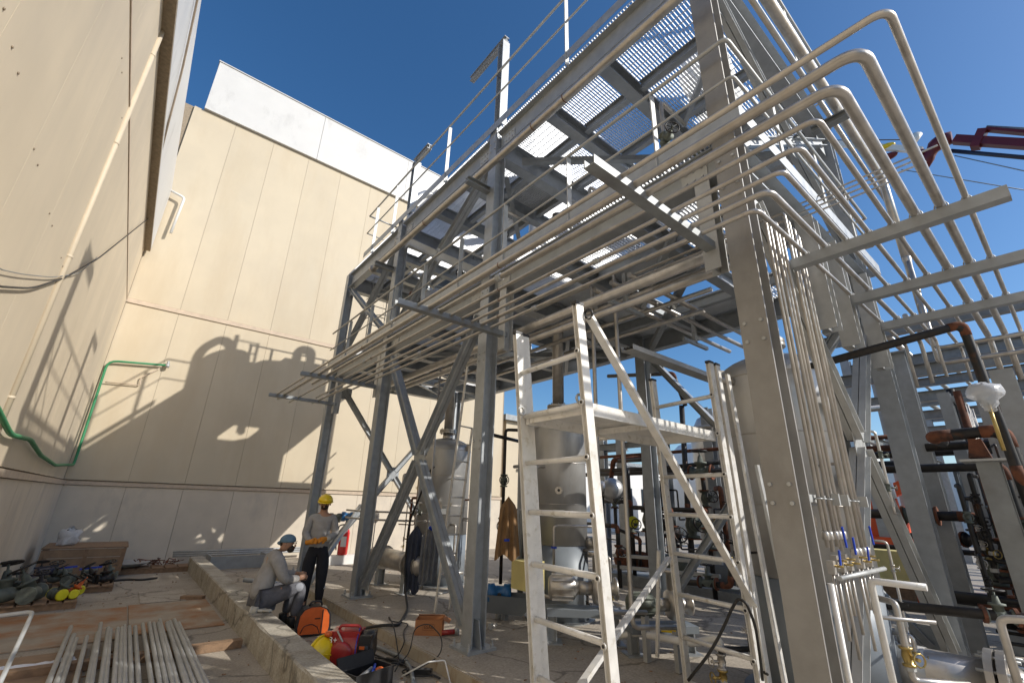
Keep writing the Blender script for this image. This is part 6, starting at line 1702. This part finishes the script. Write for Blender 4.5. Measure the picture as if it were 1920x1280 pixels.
tb = part('trousers', skin_mesh('trousers', tr, chain('belt', 'pelvis', 'hiL', 'thL', 'knL', 'an2L')+chain('pelvis', 'hiR', 'thR', 'knR', 'an2R'), m=M['navy'], root='pelvis'), M['navy'], st, local=True)
part('reflective_band', MB().tube([(.123, -.0, .35), (.124, .002, .315)], .079, 16), M['white'], tb, local=True)
for sg, ax, ay in ((1, .13, .02), (-1, -.10, .03)):
    part('boot', MB().tube([(ax, ay+.03, .16), (ax, ay+.02, .07), (ax+.01*sg, ay-.06, .05), (ax+.03*sg, ay-.19, .035)], [.055, .058, .05, .036], 12, .03), M['boot'], st, local=True)
glove(st, (.09, -.215, 1.06), (-.75, -.5, -.05), (-.2, .5, -.8), 'gloveo')
glove(st, (-.13, -.20, 1.02), (.6, -.6, .15), (.5, .5, -.5), 'gloveo', 'gloveo')
hc = Vector((0, -.035, 1.60))
fdir = Vector((-.1, -.95, -.25))
head_parts(st, hc, fdir, False)
part('stubble', MB().ball(hc+Vector((0, -.045, -.062)), (.055, .045, .04), 12, 8), M['hair'], st, local=True)
hm = helmet_mesh(.118); rot = Matrix.Rotation(R(-90), 3, 'Z')
tilt = Matrix.Rotation(R(10), 3, 'X')
hm.v = [tuple(tilt @ (rot @ Vector(p)) + Vector((0, -.03, 1.645))) for p in hm.v]
hp = part('hard_hat', hm, M['yellow'], st, local=True)
bm = brim_mesh(.118); bm.v = [tuple(tilt @ (rot @ Vector(p)) + Vector((0, -.03, 1.645))) for p in bm.v]
part('brim', bm, M['yellow'], hp, local=True)

# ---- seated man on the curb
sx, sy, sz = 1.74, 7.45, .285
sit = thing('person', 'bearded man in grey pullover and blue bandana sitting on the concrete curb', 'person', (sx, sy, sz), rot=R(90))
# local axes: facing -Y which becomes +X (towards the slab)
J = {'pelvis': (0, 0, .13, .145, .12), 'waist': (0, -.02, .30, .14, .11), 'chest': (0, -.07, .50, .165, .125), 'upper': (0, -.11, .62, .13, .10), 'neck': (-.01, -.17, .69, .055), 'head0': (-.02, -.21, .73, .065), 'head': (-.03, -.245, .785, .09, .095), 'crown': (-.03, -.235, .85, .066),
     'shL': (.19, -.11, .60, .062), 'elL': (.26, -.26, .36, .045), 'wrL': (.10, -.50, .36, .031), 'haL': (.03, -.56, .35, .035),
     'shR': (-.19, -.11, .60, .062), 'elR': (-.24, -.22, .34, .045), 'wrR': (-.08, -.47, .33, .031), 'haR': (-.01, -.54, .32, .035),
     'hiL': (.10, -.05, .11, .105), 'knL': (.16, -.48, .22, .066), 'anL': (.15, -.42, -.19, .045), 'toL': (.17, -.58, -.245, .036),
     'hiR': (-.10, -.05, .11, .105), 'knR': (-.14, -.50, .24, .066), 'anR': (-.12, -.46, -.19, .045), 'toR': (-.13, -.62, -.245, .036)}
part('body', skin_mesh('body', J, E_, m=M['skin']), M['skin'], sit, local=True)
shirt = sub(J, ['chest', 'waist', 'upper', 'shL', 'elL', 'shR', 'elR'], .026,
            {'hem': (0, .01, .06, .18, .165), 'upper': (0, -.105, .62, .18, .155), 'shL': (.19, -.11, .60, .105, .105), 'shR': (-.19, -.11, .60, .105, .105), 'waist': (0, -.02, .30, .18, .15), 'chest': (0, -.07, .50, .195, .155), 'wr2L': (.12, -.48, .36, .045, .045), 'wr2R': (-.10, -.45, .33, .045, .045), 'col': (-.005, -.145, .685, .088, .088)})
part('pullover', skin_mesh('pullover', shirt, chain('hem', 'waist', 'chest', 'upper', 'col')+chain('upper', 'shL', 'elL', 'wr2L')+chain('upper', 'shR', 'elR', 'wr2R'), m=M['sweater'], root='hem'), M['sweater'], sit, local=True)
tr = sub(J, ['pelvis', 'hiL', 'hiR'], .03, {'knL': (.16, -.48, .22, .092, .092), 'knR': (-.14, -.50, .24, .092, .092), 'an2L': (.15, -.42, -.15, .066, .066), 'an2R': (-.12, -.46, -.15, .066, .066)})
tb = part('trousers', skin_mesh('trousers', tr, chain('pelvis', 'hiL', 'knL', 'an2L')+chain('pelvis', 'hiR', 'knR', 'an2R'), m=M['trgrey'], root='pelvis'), M['trgrey'], sit, local=True)
part('knee_patch', MB().ball((-.212, -.44, .235), (.022, .06, .055), 12, 8), M['patch'], tb, local=True)
part('knee_patch', MB().ball((-.165, -.27, .20), (.03, .06, .05), 12, 8), M['patch'], tb, local=True)
for ax, ay in ((.15, -.42), (-.12, -.46)):
    part('boot', MB().tube([(ax, ay+.03, -.13), (ax, ay+.02, -.21), (ax, ay-.06, -.235), (ax, ay-.19, -.25)], [.056, .058, .05, .034], 12, .03), M['boot'], sit, local=True)
def bare_hand(t, wrist, d, palmn, s=1.0):
    w = Vector(wrist); d = Vector(d).normalized(); n = Vector(palmn); n = (n-d*n.dot(d)).normalized(); s_ = d.cross(n)
    b = MB().tube([w-d*.02, w+d*.03, w+d*.08], [.030, .040, .036], 12)
    for k, l in enumerate((.07, .08, .075, .06)):
        o = w + d*.07 + s_*(.028-.019*k)
        b.tube([o, o+d*.028+n*.006, o+d*.04+n*l*.4, o+d*.03+n*l*.75], [.0105, .010, .0095, .007], 8, .012)
    o = w+d*.03+s_*.034
    b.tube([o, o+s_*.025+d*.02+n*.01, o+s_*.018+d*.045+n*.03], [.013, .011, .008], 8, .01)
    return part('hand', b, M['skin'], t, local=True)
bare_hand(sit, (.08, -.51, .36), (-.7, -.6, -.05), (-.3, .2, -.9))
bare_hand(sit, (-.06, -.48, .335), (.5, -.7, .0), (.4, .3, -.7))
hc = Vector((-.03, -.25, .785))
fdir = Vector((-.62, -.75, -.12))
head_parts(sit, hc, fdir, True)
cap = MB().ball(hc+Vector((.01, .015, .035)), (.102, .108, .085), 18, 10)
cap.v = [(x, y, max(z, hc.z+.012)) for x, y, z in cap.v]
cp2 = part('bandana', cap, M['blueh'], sit, local=True)
part('bandana_knot', MB().ball(hc+Vector((.07, .09, .0)), (.04, .05, .03), 10, 6), M['blueh'], cp2, local=True)
part('hair', MB().ball(hc+Vector((.03, .04, -.01)), (.07, .07, .06), 12, 8), M['hair'], sit, local=True)
